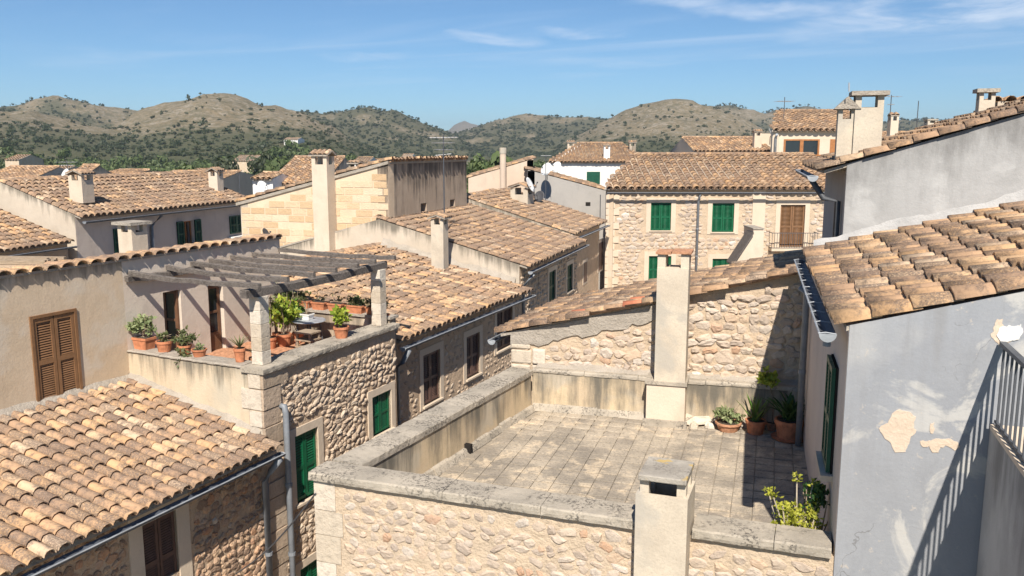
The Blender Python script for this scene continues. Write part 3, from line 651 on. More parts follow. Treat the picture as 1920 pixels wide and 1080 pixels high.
for a in [(487, 292, 230, 6, 4.2, 'round dark tree on the plain, left of the orange roofed far farmhouse row', 'wood_far'), (522, 300, 190, 7, 4.0, 'tall leafy tree behind the small white roof hut with a dish', 'valley'),
          (345, 312, 170, 6, 4.5, 'broad green tree behind the ridge of the lilac house, left of its right chimney', 'valley'), (425, 300, 240, 6, 5, 'bushy dark tree rising right of the small chimney on the lilac house', 'wood_far'),
          (930, 300, 130, 6, 5.0, 'bright green tree between the stained stucco block and the pale gable', 'valley'), (895, 296, 150, 6, 4.6, 'bright green tree just right of the stained stucco block', 'valley'),
          (255, 322, 150, 5, 4, 'low green tree above the white yard wall on the far left', 'valley'), (60, 322, 160, 5, 5, 'green tree behind the far left rooftops', 'valley')]:
    tree(*a[:5], a[5], a[6])

hb_ = MB(); hb_.add([(x, y, z) for z in (-1.0, 190.0) for x, y in ((-6000, -80), (6000, -80), (6000, 6100), (-6000, 6100))], [(3, 2, 1, 0), (4, 5, 6, 7), (0, 1, 5, 4), (1, 2, 6, 5), (2, 3, 7, 6), (3, 0, 4, 7)])
hm = bpy.data.materials.new('haze'); hm.use_nodes = True; hm.node_tree.nodes.clear(); gh = G(hm.node_tree)
pv = gh.n('ShaderNodeVolumePrincipled', {'Color': (.72, .84, 1, 1), 'Density': .00015, 'Anisotropy': .2}); gh.nt.links.new(pv.outputs[0], gh.n('ShaderNodeOutputMaterial').inputs['Volume'])
structure('haze', hb_.mesh('haze', hm), 'stuff')
# ------------------------------------------------------------------ frames of the two streets
e1 = Vector((.42, .907, 0)); FA = (-7.06, 15.3)
C0 = Vector((-4.23, 14.0)); frF = Fr(C0, e1); e2F = (.907, -.42)
# ---- F: house with the pergola terrace -----------------------------------------------------------
tF = thing('house', 'stone and plaster house with pergola terrace and green shutters on the lane', 'house', (-5.5, 17, 0))
LF = 4.15; zc = Zr(-3.64)
hF = [frF.rect(*r) for r in ((553, 597, 808, 935), (697, 733, 737, 811), (563, 606, 1048, 1160))]
hF[0] = (hF[0][0], hF[0][1], hF[0][2], hF[0][3]); hF[2] = (hF[0][0], hF[0][1], hF[0][2] - 2.55, hF[0][3] - 2.55)
b = MB(); b.wall(frF, 0, LF, 0, zc - .13, .35, hF); wF = part('wall', b, M['mortar_brown'], tF)
pad = lambda hs, w_=.17: [(h[0] - w_, h[1] + w_, h[2] - .12, h[3] + w_) for h in hs]
for h in hF: surround(tF, frF, h, .15, .025); shutters(tF, frF, h, 'green', True, ns=22)
rubble(wF, frF, .38, LF - .02, zc - 4.2, zc - .32, pad(hF), M['stone_street'], (.065, .115), (.10, .25), .026, 1.18, 0, 300, tilt=.5, seed=4, rot0=-.3, bury=.8)
# corner blocks
z = zc - 4.0; k = 0; ms_q = stone_meshes(M['quoin'], 'corner_stone')
bq = MB(); frFf = Fr(FA, e2F)
while z < zc - .35:
    h = (.34, .30, .38, .28)[k % 4]; ln = (.42, .62)[k % 2]; ln2 = (.45, .28)[k % 2]
    q = MB(); q.box(frF, -.02, ln, -.30, .022 + .01 * (k % 3), z + .012, z + h - .012); part('corner_stone', q, M['stone_street'], wF)
    q = MB(); q.box(frFf, 3.12 - ln2, 3.10, -.05, .02 + .006 * (k % 2), z + .015, z + h - .015); part('corner_stone', q, M['quoin'], wF); z += h; k += 1
# plaster front of the terrace, facing the camera
b = MB(); b.wall(frFf, 0, 3.09, 0, Zr(-3.68), .34); part('terrace_parapet', b, M['cream_dirty'], tF)
# street-side coping stones with their front edge
def coping_run(parent, fr, s0, s1, d0, d1, z0, z1, cuts, mat='coping', name='coping_stone', jit=.006):
    rn_ = random.Random(int(s1 * 100)); S = [s0] + [c for c in cuts if s0 < c < s1] + [s1]
    for a, b2 in zip(S, S[1:]):
        j = rn_.uniform(-jit, jit); n = max(3, int((b2 - a) / .07)); vs = []; h = z1 - z0; e = .018; u = rn_.uniform
        for i in range(n + 1):
            x = a + .004 + (b2 - a - .008) * i / n; wob = .010 * mnoise.noise(Vector((x * 2.3, s1, .5))); chip = .03 * max(0, mnoise.noise(Vector((x * 6, s0, 3.5))) - .25)
            for d, z in ((d0, z0), (d1 - u(0, .012), z0), (d1 + wob - chip, z0 + h * .35), (d1 + wob - chip - u(0, .006), z1 - e), (d1 - e - chip + u(-.01, .004), z1 + u(-.004, .004)), ((d0 + d1) / 2, z1 + .004 + u(-.004, .004)), (d0 + e, z1 + u(-.004, .002)), (d0 + u(-.005, .008), z1 - e)): vs.append(fr.pt(x, d, z + j))
        f = [(i * 8 + k, i * 8 + (k + 1) % 8, i * 8 + 8 + (k + 1) % 8, i * 8 + 8 + k) for i in range(n) for k in range(8)] + [tuple(range(8))[::-1], tuple(range(8 * n, 8 * n + 8))]
        q = MB(); q.add(vs, f); part(name, q, M[mat], parent)
cp = MB(); cp.box(frF, -.03, LF, -.35, .02, zc - .129, zc - .10); cpF = part('coping_bed', cp, M['mortar_grey'], tF)
coping_run(cpF, frF, -.06, LF + .05, -.42, .09, zc - .10, zc, [.9, 1.75, 2.6, 3.4])
coping_run(cpF, frFf, -.0, 2.70, -.36, .03, Zr(-3.68), Zr(-3.64), [.8, 1.7], 'mortar_grey')
# terrace floor and rear parapet
frFb = Fr((-5.37, 19.05), e2F)
fl = [tuple(frF.pt(.3, -.3, 0).xy), tuple(frF.pt(4.3, -.3, 0).xy), tuple(frF.pt(4.2, -3.2, 0).xy), tuple(frF.pt(.3, -3.2, 0).xy)]
b = MB(); b.slab(fl, Zr(-4.3), Zr(-4.15)); flo = part('terrace_floor', b, M['mortar_brown'], tF)
for i in range(13):
    for j in range(10):
        q = MB(); q.box(frF, .35 + i * .3, .642 + i * .3, -3.25 + j * .295, -2.962 + j * .295, Zr(-4.15), Zr(-4.135))
        if i == 0 and j == 0: pass
        o = part('floor_tile', q, M['terracotta_old'], flo)
b = MB(); b.box(frFb, -.1, 3.05, -.25, 0, Zr(-4.3), Zr(-3.56)); part('rear_parapet', b, M['cream'], tF)
b = MB(); b.box(frFb, -.1, 3.1, -.29, .04, Zr(-3.56), Zr(-3.51)); part('parapet_ledge', b, M['mortar_grey'], tF)
# tall plaster wall with the wavy tile coping (A runs away from the camera)
frY = Fr(FA, e1); zY = Zr(-2.0); hw = frY.rect(66, 144, 590, 750)
d1 = frY.rect(308, 341, 545, 640); d2 = frY.rect(393, 421, 533, 668)
d1 = (d1[0], d1[1], Zr(-4.15), d1[3]); d2 = (d2[0], d2[1], Zr(-4.15), d2[3])
b = MB(); b.wall(frY, -7.5, 0, 0, lambda a: zY, .32, [hw]); part('wall', b, M['cream'], tF)
b = MB(); b.wall(frY, 0, 4.3, 0, lambda a: zY - .002, .33, [d1, d2]); wY = part('wall', b, M['terrace_wall'], tF)
cb = MB(); cb.box(frY, -7.5, 4.32, -.36, .03, zY, zY + .045); wc = part('coping_bed', cb, M['mortar_grey'], tF)
ms_t = [tmesh(t, 'coping_tile', M['tile_near']) for t in TILE_T]; rnn = random.Random(2)
for i in range(int(11.8 / .28)):
    s = -7.45 + (i + .5) * .28; X = frY.A; U = -frY.N
    R = Matrix((X, U, Vector((0, 0, 1)))).transposed()
    if R.determinant() < 0: R = Matrix((-X, U, Vector((0, 0, 1)))).transposed()
    inst('coping_tile', ms_t[i % 5], Matrix.Translation(frY.pt(s, .10, zY + .045 + rnn.uniform(-.008, .008))) @ R.to_4x4() @ Matrix.Rotation(rnn.uniform(-.05, .05), 4, 'Z') @ Matrix.Diagonal((1.22, 1.12, .95, 1)), wc)
shutters(tF, frY, hw, 'brown', True, .0, 30); b = MB(); b.box(frY, hw[0] - .04, hw[1] + .06, 0, .08, hw[2] - .07, hw[2] - .005); part('window_sill', b, M['surround'], tF)
b = MB()
for x0, x1, z0, z1 in ((hw[0] - .05, hw[0], hw[2], hw[3] + .05), (hw[1], hw[1] + .05, hw[2], hw[3] + .05), (hw[0], hw[1], hw[3], hw[3] + .05)): b.box(frY, x0, x1, -.05, .03, z0, z1)
part('window_frame', b, M['brown'], tF)
# terrace doors
for k, d_ in enumerate((d1, d2)):
    b = MB(); b.box(frY, d_[0], d_[1], -1.2, -1.15, d_[2], d_[3]); b.box(frY, d_[0] - .4, d_[1] + .4, -1.24, -1.2, d_[2], d_[3] + .2); part('door_recess', b, M['dark'], tF)
    fd = Fr(tuple(frY.pt(d_[1] - .03 if k == 0 else d_[0] + .03, -.10, 0).xy), (frY.N * -.8 + frY.A * (.25 if k == 0 else .75)) if k == 0 else (frY.A))
    wl = d_[1] - d_[0] - .06; H0, H1 = d_[2] + .02, d_[3] - .02
    if k == 0: fd = Fr(tuple(frY.pt(d_[1] - .03, -.06, 0).xy), -frY.N)
    b = MB()
    for x0, x1, z0, z1 in ((0, .07, H0, H1), (wl - .07, wl, H0, H1), (.07, wl - .07, H1 - .07, H1), (.07, wl - .07, H0, H0 + .38), (.07, wl - .07, H0 + .78, H0 + .83)): b.box(fd, x0, x1, -.02, .02, z0, z1)
    dr = part('door', b, M['door_wood'], tF); q = MB(); q.box(fd, .07, wl - .07, -.004, .004, H0 + .38, H1 - .07); part('door_pane', q, M['glass'], dr)
# pergola: stands on the parapet, its own thing
tP = thing('pergola', 'weathered grey timber pergola on two stone pillars over the plant terrace', 'pergola', tuple(frF.pt(2, -1.5, Zr(-3.64))))
zb_ = Zr(-2.46)
for s, sq in ((.24, .115), (3.86, .115)):
    fp = Fr(tuple(frF.pt(s, -.20, 0).xy), e1); z0 = zc; hh = (zb_ - zc) / 5
    b = MB(); b.box(fp, -sq + .012, sq - .012, -sq + .012, sq - .012, z0, zb_); pl = part('pillar', b, M['mortar_grey'], tP)
    for i in range(5):
        q = MB(); q.box(fp, -sq, sq, -sq, sq, z0 + i * hh + .001, z0 + (i + 1) * hh - .002); o = part('pillar_block', q, M['quoin'], pl)
        bv = o.modifiers.new('edge', 'BEVEL'); bv.width = .007
def beam(nm, p0, p1, w_, h, mat, parent, seed):
    p0, p1 = Vector(p0), Vector(p1); d = p1 - p0; n = 9; r_ = random.Random(seed); a = Vector((d.y, -d.x, 0)).normalized(); vs = []
    for i in range(n):
        p = p0 + d * (i / (n - 1)) + a * r_.uniform(-.012, .012) + Vector((0, 0, r_.uniform(-.012, .012) - .03 * math.sin(math.pi * i / (n - 1))))
        for x, z in ((-1, -1), (1, -1), (1, .75), (.7, 1), (-.7, 1), (-1, .75)): vs.append(p + a * x * w_ / 2 * r_.uniform(.86, 1.06) + Vector((0, 0, z * h / 2 * r_.uniform(.9, 1.05))))
    f = [(i * 6 + k, i * 6 + (k + 1) % 6, i * 6 + 6 + (k + 1) % 6, i * 6 + 6 + k) for i in range(n - 1) for k in range(6)] + [tuple(range(6))[::-1], tuple(range(6 * n - 6, 6 * n))]
    q = MB(); q.add(vs, f); return part(nm, q, mat, parent)
beam('main_beam', frF.pt(-.12, -.2, zb_ + .075), frF.pt(4.12, -.2, zb_ + .075), .15, .15, M['grey_wood'], tP, 1)
beam('wall_plate', frY.pt(.02, .055, Zr(-2.33)), frY.pt(1.9, .055, Zr(-2.33)), .10, .11, M['grey_wood'], tP, 2)
frE = frF.off(0, .12)
LEFT = [(242, 515), (312, 499), (358, 493), (392, 487), (432, 480), (474, 473), (522, 465)]; RIGHT = [(487, 531), (541, 521), (590, 511), (630, 502), (672, 494), (704, 487), (741, 479)]
for i, (a, c) in enumerate(zip(LEFT, RIGHT)):
    s0 = frY.sz(*a)[0]; s1 = frE.sz(*c)[0]
    beam('cross_beam', frY.pt(s0, .02, Zr(-2.235)), frE.pt(s1, .0, Zr(-2.235) + .01), .075, .09, M['grey_wood'], tP, 10 + i)
# chimney of the pergola house behind the tile-topped wall
fch = Fr(tuple(atY(251, 470, 20.5).xy), e1); chimney(tF, fch, .46, .46, Zr(-4), Zr(-1.78), 'chimney_pale', 'slab', .17, 'mortar_grey', .09)

# ---- G: tiled house at bottom left ----------------------------------------------------------------
frG = Fr(tuple(frF.pt(-7.5, 0, 0).xy), e1); LG = 7.5; oeG = .38; slG = .22
hG = [frG.rect(268, 334, 968, 1092)]
tG = thing('house', 'low house with large weathered barrel tile roof and brown shutters', 'house', tuple(frG.pt(4, -1.5, 0)))
zwG = Zr(-5.0) + slG * oeG
b = MB(); b.wall(frG, 0, LG - .003, 0, zwG - .03, .3, hG); wG = part('wall', b, M['mortar_brown'], tG)
hG[0] = (hG[0][0], hG[0][1], hG[0][2] - .3, hG[0][3])
surround(tG, frG, hG[0], .24, .02); shutters(tG, frG, hG[0], 'brown_dark', True, .05, 28)
rubble(wG, frG, 1.5, LG - .05, Zr(-7.4), zwG - .06, pad(hG, .26), M['stone_brown'], (.09, .15), (.10, .23), .026, 1.1, .02, 300, tilt=.6, seed=9, rot0=-.2, bury=.7)
U = (-frG.N + Vector((0, 0, slG))).normalized(); sG = math.hypot(1, slG); O = frG.pt(0, oeG, Zr(-5.0)); DG = (3.12 + oeG) * sG
b = MB(); p = [frG.pt(s, d, Zr(-5.0) + slG * (oeG - d) + dz) for dz in (-.09, 0) for s, d in ((0, oeG - .13), (LG - .01, oeG - .13), (LG - .01, -3.09), (0, -3.09))]
b.hexa(p); rG = part('roof', b, M['mortar_grey'], tG)
roof_tiles(rG, O, frG.A, U, LG, DG, M['tile_near'], .205, .33, 300, seed=5)
# eave board, gutter, mortar fillets
gutter(tG, frG.pt(0, oeG - .005, Zr(-5.075)), frG.pt(LG - .02, oeG - .005, Zr(-5.075)), frG.N, .07)
pipe(tG, [frG.pt(LG - .14, oeG + .05, Zr(-5.14)), frG.pt(LG - .14, .22, Zr(-5.38)), frG.pt(LG - .14, .09, Zr(-5.6)), frG.pt(LG - .14, .09, .1)], .055)
pipe(tF, [frF.pt(.42, .0, Zr(-4.42)), frF.pt(.42, .10, Zr(-4.42)), frF.pt(.42, .12, Zr(-4.55)), frF.pt(.42, .12, .1)], .055)
def fillet(parent, pts, w_, h, nrm, seed, mat='fillet', name='mortar_fillet'):
    r_ = random.Random(seed); vs = []; n = 40
    pts = [Vector(p) for p in pts]
    for i in range(n + 1):
        t = i / n * (len(pts) - 1); k = min(int(t), len(pts) - 2); p = pts[k].lerp(pts[k + 1], t - k); a = r_.uniform(.8, 1.2); c = .9 + .35 * mnoise.noise(Vector((i * .22, seed, .3))) + r_.uniform(-.06, .06)
        vs += [p - Vector((0, 0, .06)), p + nrm * (w_ * a) - Vector((0, 0, .02)), p + nrm * (w_ * .55 * a) + Vector((0, 0, h * .45 * c)), p + Vector((0, 0, h * c))]
    f = [(i * 4 + k, i * 4 + k + 1, i * 4 + 5 + k, i * 4 + 4 + k) for i in range(n) for k in range(3)]
    q = MB(); q.add(vs, f); return part(name, q, M[mat], parent, smooth=True)
zR = lambda d: Zr(-5.0) + slG * (oeG - d)
fillet(tG, [frG.pt(.2, -3.12, zR(-3.1) + .05), frG.pt(LG, -3.12, zR(-3.1) + .02)], .14, .15, frG.N, 3, 'mortar_grey')
fillet(tG, [frG.pt(LG, -3.1, zR(-3.1) + .05), frG.pt(LG, -.05, zR(0) + .05)], .17, .17, -frG.A, 4, 'mortar_grey')

# ---- H: tiled house beyond the terrace -------------------------------------------------------------
A_H = Vector((.404, .915)); NH = Vector((.915, -.404)); frH = Fr(tuple(Vector((-2.40, 18.5)) - NH * .36), A_H); LH = 7.5; zwH = Zr(-4.27) + .21 * .36
hH = [frH.rect(*r) for r in ((793, 825, 660, 754), (874, 899, 627, 705), (931, 960, 580, 625))]; hH[2] = (hH[2][0], hH[2][1], hH[2][3] - (hH[1][3] - hH[1][2]), hH[2][3])
H = shed('house', 'tile roofed lane house with dark brown shutters under a long gutter', frH, LH, zwH, 0, 5.0, .21, .36, .03, 'mortar_brown', 'white_old', 'tile_near', hH, n_ind=300, pitch=.25, tl=.37, seed=8, sag=.06, gables=(1, 1))
for h in hH: surround(H['t'], frH, h, .17, .02); shutters(H['t'], frH, h, 'brown_dark', False, .05, 24)
rubble(H['wall'], frH, .1, LH, Zr(-7.2), zwH - .1, pad(hH), M['stone_street'], (.1, .18), (.14, .3), .014, .85, .25, 0, seed=10)
gutter(H['t'], frH.pt(-.05, .365, Zr(-4.35)), frH.pt(LH + .05, .365, Zr(-4.35)), frH.N, .075)
pipe(H['t'], [frH.pt(.12, .42, Zr(-4.42)), frH.pt(.12, .25, Zr(-4.72)), frH.pt(.12, .09, Zr(-4.85)), frH.pt(.12, .09, .1)], .06)

# ---- I: big roof house, I2 behind ------------------------------------------------------------------
A_I = Vector((.305, .952)); N_I = Vector((.952, -.305)); frI = Fr(tuple(Vector((.57, 26.0)) - N_I * .36), A_I); zwI = Zr(-3.64) + .27 * .36
hI = [frI.rect(*r) for r in ((1029, 1041, 508, 566), (1063, 1073, 496, 545))]
I = shed('house', 'stone lane house with a broad lichen darkened roof and narrow green shutters', frI, 7.8, zwI, 0, 4.75, .27, .36, .04, 'mortar_brown', 'white_old', 'tile_lichen', hI, n_ind=300, pitch=.24, tl=.36, seed=12, sag=.07)
for h in hI: surround(I['t'], frI, h, .16, .02); shutters(I['t'], frI, h, 'green_dark', False, .05, 22)
rubble(I['wall'], frI, .1, 7.7, Zr(-7.2), zwI - .1, pad(hI), M['stone_street'], (.12, .2), (.16, .34), .03, .88, .05, 0, seed=13)
gutter(I['t'], frI.pt(-.04, .37, Zr(-3.72)), frI.pt(7.84, .37, Zr(-3.72)), frI.N, .075)
pipe(I['t'], [frI.pt(.1, .42, Zr(-3.8)), frI.pt(.1, .1, Zr(-4.2)), frI.pt(.1, .1, .1)], .06)
fillet(I['t'], [frI.pt(-.02, -.1, Zr(-4.18)), frI.pt(-.02, -4.6, Zr(-3.12))], .3, .28, -frI.A, 8, 'mortar_grey')
# chimney standing against its near gable
q_ = frI.pt(0, -2.55, 0) - frI.A * .25; px_s = atY(825, 490, 25.9); chimney(I['t'], Fr((px_s.x, px_s.y), A_I), .40, .40, Zr(-4.2), Zr(-2.08), 'chimney', .1, .16, over=.09)
frI2 = Fr(tuple(frI.pt(8.0, -.5, 0).xy), A_I)
I2 = shed('house', 'narrow lane house with orange tile roof beside the plain grey gable', frI2, 6.2, Zr(-3.3), 0, 4.4, .30, .36, .04, 'mortar_brown', 'white_old', 'tile_lichen', [], n_ind=0, pitch=.25, tl=.36, seed=14, sag=.05, gables=(1, 0))
hI2 = [frI2.rect(1094, 1100, 492, 528), frI2.rect(1122, 1129, 455, 505)]
for h in hI2:
    b = MB(); b.box(frI2, h[0], h[1], -.03, .03, h[2], h[3]); part('shutter', b, M['brown_dark'], I2['t']); b = MB(); b.box(frI2, h[0] - .15, h[1] + .15, -.03, .015, h[2] - .1, h[3] + .15); part('window_surround', b, M['surround'], I2['t'])
gutter(I2['t'], frI2.pt(-.04, .43, Zr(-3.48)), frI2.pt(6.2, .43, Zr(-3.48)), frI2.N, .075)
# chimney block at the top of the big roof
fc = Fr(tuple(atY(979, 400, 38.5).xy), A_I); chimney(I2['t'], fc, .95, .8, Zr(-3.4), Zr(-1.72), 'chimney', .18, .26, over=.1)
fc = Fr(tuple(atY(921, 380, 39).xy), A_I); chimney(I2['t'], fc, .5, .4, Zr(-3.4), Zr(-1.95), 'beige', .1, .16, over=.1)

# ---- J: golden ashlar gable with the stained stucco flank -----------------------------------------
J0 = Vector((-3.97, 27.6)); LJ = 7.07
frJe = Fr(tuple((J0 + Vector((-.952, .305)) * 5.6 + A_I * LJ)), -A_I)            # eave frame: far -> near, outward left
tJ = thing('house', 'golden squared stone gable house with a stained stucco side wall', 'house', (-6, 31, 0))
frJ = Fr(tuple(J0 + Vector((-.952, .305)) * 5.6), (.952, -.305)); zt = lambda a: Zr(-1.80 + .25 * a)
b = MB(); b.wall(frJ, 0, 5.6, 0, zt, .4); wJ = part('wall', b, plaster('ashlar_joint', (.68, .54, .39), (.62, .48, .34), bump=.3, fine=.2), tJ)
rnn = random.Random(6); z = Zr(-4.3); row = 0
while z < Zr(-.42):
    h = .235; a = -rnn.random() * .3 - (.15 if row % 2 else 0)
    while a < 5.6:
        wd = rnn.choice((.5, .56, .62, .7)); a0, a1 = max(0.01, a), min(5.59, a + wd); 
        if a1 - a0 > .12 and z + h < zt(a0) - .10 and rnn.random() < .96:
            q = MB(); pj = rnn.uniform(.006, .016); ins = .022 + rnn.random() * .012; q.box(frJ, a0 + ins, a1 - ins * .6, -.02, pj, z + ins * .7, z + h - ins * .5); part('stone_block', q, M['ashlar'], wJ)
        a += wd
    z += h; row += 1
frJs = Fr(tuple(J0), A_I); b = MB(); hJ = [frJs.rect(789, 800, 381, 400), frJs.rect(844, 853, 374, 393)]
b.wall(frJs, .0, LJ, 0, Zr(-.44), .38, hJ); part('side_wall', b, M['stucco_dark'], tJ)
b = MB(); b.wall(Fr(tuple(frJs.pt(LJ, 0, 0).xy), (-.952, .305)), .38, 5.6, 0, lambda a: Zr(-.40 - .25 * a), .38); b.wall(frJe, 0, LJ, 0, Zr(-1.8), .3); part('rear_wall', b, M['white_old'], tJ)
for h in hJ: q = MB(); q.box(frJs, h[0] - .2, h[1] + .2, -.95, -.9, h[2] - .1, h[3] + .1); part('window_recess', q, M['dark'], tJ)
U = Vector((.952 * 1, -.305, .25)).normalized(); slJ = math.hypot(1, .25); O = frJe.pt(0, .15, Zr(-1.80 - .0375 + .03))
b = MB(); b.hexa([frJe.pt(a, d, Zr(-1.8 - .25 * d + dz)) for dz in (-.07, .03) for a, d in ((-.05, .15), (LJ + .05, .15), (LJ + .05, -5.62), (-.05, -5.62))]); rJ = part('roof', b, M['mortar_grey'], tJ)
roof_tiles(rJ, O, frJe.A, U, LJ + .06, 5.75 * slJ, M['tile_far'], .27, .4, 0, seed=31)
Ms = []
for i in range(26): Ms.append(Matrix.Translation(frJs.pt(.14 + i * .27, .10, Zr(-.40))) @ Matrix((frJs.A * -1, -frJs.N, Vector((0, 0, 1)))).transposed().to_4x4() @ Matrix.Diagonal((1.15, 1.1, 1.1, 1)))
bulk('coping_tile', TILE_S, Ms, M['tile_far'], rJ)
fcj = Fr(tuple(atY(611, 460, 28.0).xy), (.952, -.305)); chimney(tJ, fcj, .55, .5, Zr(-4.3), Zr(-.22), 'chimney_pale', .14, .26, over=.07)
fcj = Fr(tuple(atY(666, 318, 31).xy), (.952, -.305)); chimney(tJ, fcj, .36, .3, Zr(-1.4), Zr(-.52), 'white_old', .06, .12)

# ---- A: terrace house in front ---------------------------------------------------------------------
NL, NR, FR_, FL = Vector((-2.55, 10.5)), Vector((3.38, 8.35)), Vector((5.2, 14.3)), Vector((0.0, 15.8))
frA = Fr(tuple(NL), NR - NL); LA = (NR - NL).length; zP = Zr(-4.1); zf = Zr(-4.88)
tA = thing('house', 'stone house whose flat tiled roof terrace fills the centre, with lichen topped parapets', 'house', (1.4, 12, 0))
b = MB(); b.wall(frA, 0, LA, 0, zP - .105, .36); wA = part('wall', b, M['mortar'], tA)
frAl = Fr(tuple(FL), NL - FL); LAl = (FL - NL).length
b = MB(); b.wall(frAl, 0, LAl - .365, 0, zP - .105, .40); part('side_wall', b, M['parapet_in'], tA)
b = MB(); z = Zr(-7); 
rubble(wA, frA, .42, LA - .05, Zr(-6.3), zP - .16, [], M['stone_sun'], (.09, .16), (.11, .27), .015, 1.06, .06, 300, tilt=.5, seed=21, bury=.8)
z = zP - .115; k = 0
while z > Zr(-6.4):
    h = (.40, .34, .38, .44)[k % 4]; ln = (.30, .40, .36, .28)[k % 4]; q = MB(); q.box(frA, -.012, ln, -.2, .014, z - h + .006, z - .006); part('corner_stone', q, M['quoin'], wA); z -= h; k += 1
# front coping with chimney gap
s_ch0 = frA.off(0, .31).sz(1190, 1000)[0]; s_ch1 = frA.off(0, .31).sz(1287, 1010)[0]
coping_run(tA, frA, -.06, s_ch0 - .02, -.40, .07, zP - .105, zP, [frA.sz(833, 920)[0], frA.sz(1016, 955)[0]])
coping_run(tA, frA, s_ch1 + .02, LA - .04, -.40, .07, zP - .105, zP, [frA.sz(1452, 1010)[0]])
coping_run(tA, frAl, -.05, LAl - .43, -.42, .06, zP - .105, zP, [1.1, 2.2, 3.2, 4.3])
# parapet inner skirting at the floor
def quad_in(d):   # terrace polygon inset
    pass
frBk = Fr(tuple(FL), FR_ - FL); LB = (FR_ - FL).length
b = MB(); b.wall(frBk.off(0, -.0), .40, LB, 0, zP - .06, .30); part('rear_parapet', b, M['parapet_in'], tA)
coping_run(tA, frBk, .42, LB, -.32, .02, zP - .06, zP + .01, [1.4, 2.4, 3.6, 4.4], 'coping')
Hm = MB(); nfa = frBk
for (fr_, s0, s1, sg) in ((frBk, .42, LB - .05, 1), (Fr(tuple(frAl.pt(0, -.40, 0).xy), -frAl.A), -LAl + .42, .0, 1)):
    q = MB(); n = 12; rr = random.Random(5)
    for i in range(n):
        a, c = s0 + (s1 - s0) * i / n, s0 + (s1 - s0) * (i + 1) / n; w_ = rr.uniform(.07, .11); hh = rr.uniform(.09, .13)
        p = [fr_.pt(x, d, z) for z in (zf - .01,) for x, d in ((a, 0), (c, 0), (c, w_), (a, w_))] + [fr_.pt(x, d, z) for x, d, z in ((a, 0, zf + hh), (c, 0, zf + hh), (c, w_ * .5, zf + hh * .8), (a, w_ * .5, zf + hh * .8))]; q.hexa(p)
    part('parapet_skirting', q, M['coping'], tA)
for fr_, x, y in ((frBk, 985, 760),): s_, z_ = fr_.sz(x, y); q = MB(); q.box(fr_, s_ - .07, s_ + .07, -.05, .12, zf + .03, zf + .12); part('drain_opening', q, M['dark'], tA)
q = MB(); s_ = 3.0; fi_ = Fr(tuple(frAl.pt(0, -.40, 0).xy), -frAl.A); q.box(fi_, -2.62, -2.55, -.05, .115, zf + .02, zf + .16); part('drain_opening', q, M['dark'], tA)
# terrace floor tiles
b = MB(); b.slab([tuple(v) for v in (NL + Vector((.3, .1)), NR + Vector((-.02, .2)), FR_ + Vector((.3, -.02)), FL + Vector((.2, -.05)))], zf - .25, zf - .022); flA = part('terrace_floor', b, plaster('floor_joint', (.42, .36, .28), (.24, .205, .165), bump=.5, scale=1.5), tA)
def floor_mat():
    m, q, b_ = base('floor_tile', .9, .2); p = q.pos(); r = q.rnd()
    c = q.ramp(r, [(0, (.36, .305, .24)), (.5, (.43, .365, .28)), (1, (.48, .405, .31))])
    n = q.noise(p, 1.0, 6, .65, .3); c = q.mix(q.m('MULTIPLY', q.step(n, .40, .60), .72), c, (.20, .175, .145))
    n = q.noise(p, 2.6, 5, .6, .5); c = q.mix(q.m('MULTIPLY', q.step(n, .50, .66), .85), c, (.58, .47, .335))
    n = q.noise(p, 30, 5, .75); c = q.mix(q.m('MULTIPLY', q.step(n, .48, .62), .55), c, (.13, .115, .10))
    n = q.noise(p, 75, 3, .6); c = q.mix(q.m('MULTIPLY', q.step(n, .56, .66), .3), c, (.55, .5, .42))
    return fin(m, q, b_, c, q.bump(q.noise(p, 45, 4, .7), .35, .01))
M['floor_tile'] = floor_mat()
dR = (FR_ - NR).normalized(); frT = Fr(tuple(NR), dR)   # runs away from the camera along the blue house
ts = .285; tiles = []; fv = [(-1, -1), (1, -1), (1, 1), (-1, 1)]; rr = random.Random(8)
tm = []
for k in range(4):
    h = ts / 2 - .0045; me_ = bpy.data.meshes.new('floor_tile'); e = .012; hx = h - .009; v = [(x * hx, y * h, -.02) for x, y in fv] + [(x * hx, y * h, -.004) for x, y in fv] + [(x * (hx - e), y * (h - e * .6), 0) for x, y in fv]
    me_.from_pydata(v, [], [(i, (i + 1) % 4, 4 + (i + 1) % 4, 4 + i) for i in range(4)] + [(4 + i, 4 + (i + 1) % 4, 8 + (i + 1) % 4, 8 + i) for i in range(4)] + [(8, 9, 10, 11)]); me_.materials.append(M['floor_tile']); tm.append(me_)
for i in range(21):
    for j in range(22):
        p = frT.pt(.42 + (i + .5) * ts, -.02 - (j + .5) * ts, zf); q2 = p.xy
        # inside the parapets
        if frA.N.dot(p - frA.P) > -.46 or (frAl.N.dot(p - frAl.P)) > -.50 or frBk.N.dot(p - frBk.P) < .14: continue
        tiles.append(Matrix.Translation(p + Vector((0, 0, rr.uniform(-.004, .003)))) @ Fr((0, 0), dR).rot() @ Matrix.Rotation(rr.uniform(-.006, .006), 4, 'X') @ Matrix.Rotation(rr.uniform(-.006, .006), 4, 'Y') @ Matrix.Rotation(rr.uniform(-.008, .008), 4, 'Z'))
tiles.sort(key=lambda m: (m.translation - EYE).length)
for m in tiles[:300]: inst('floor_tile', tm[rr.randrange(4)], m, flA)
bulk('far_floor_tile', [([tuple(v.co) for v in tm[0].vertices], [tuple(p.vertices) for p in tm[0].polygons])], tiles[300:], M['floor_tile'], flA, smooth=False)
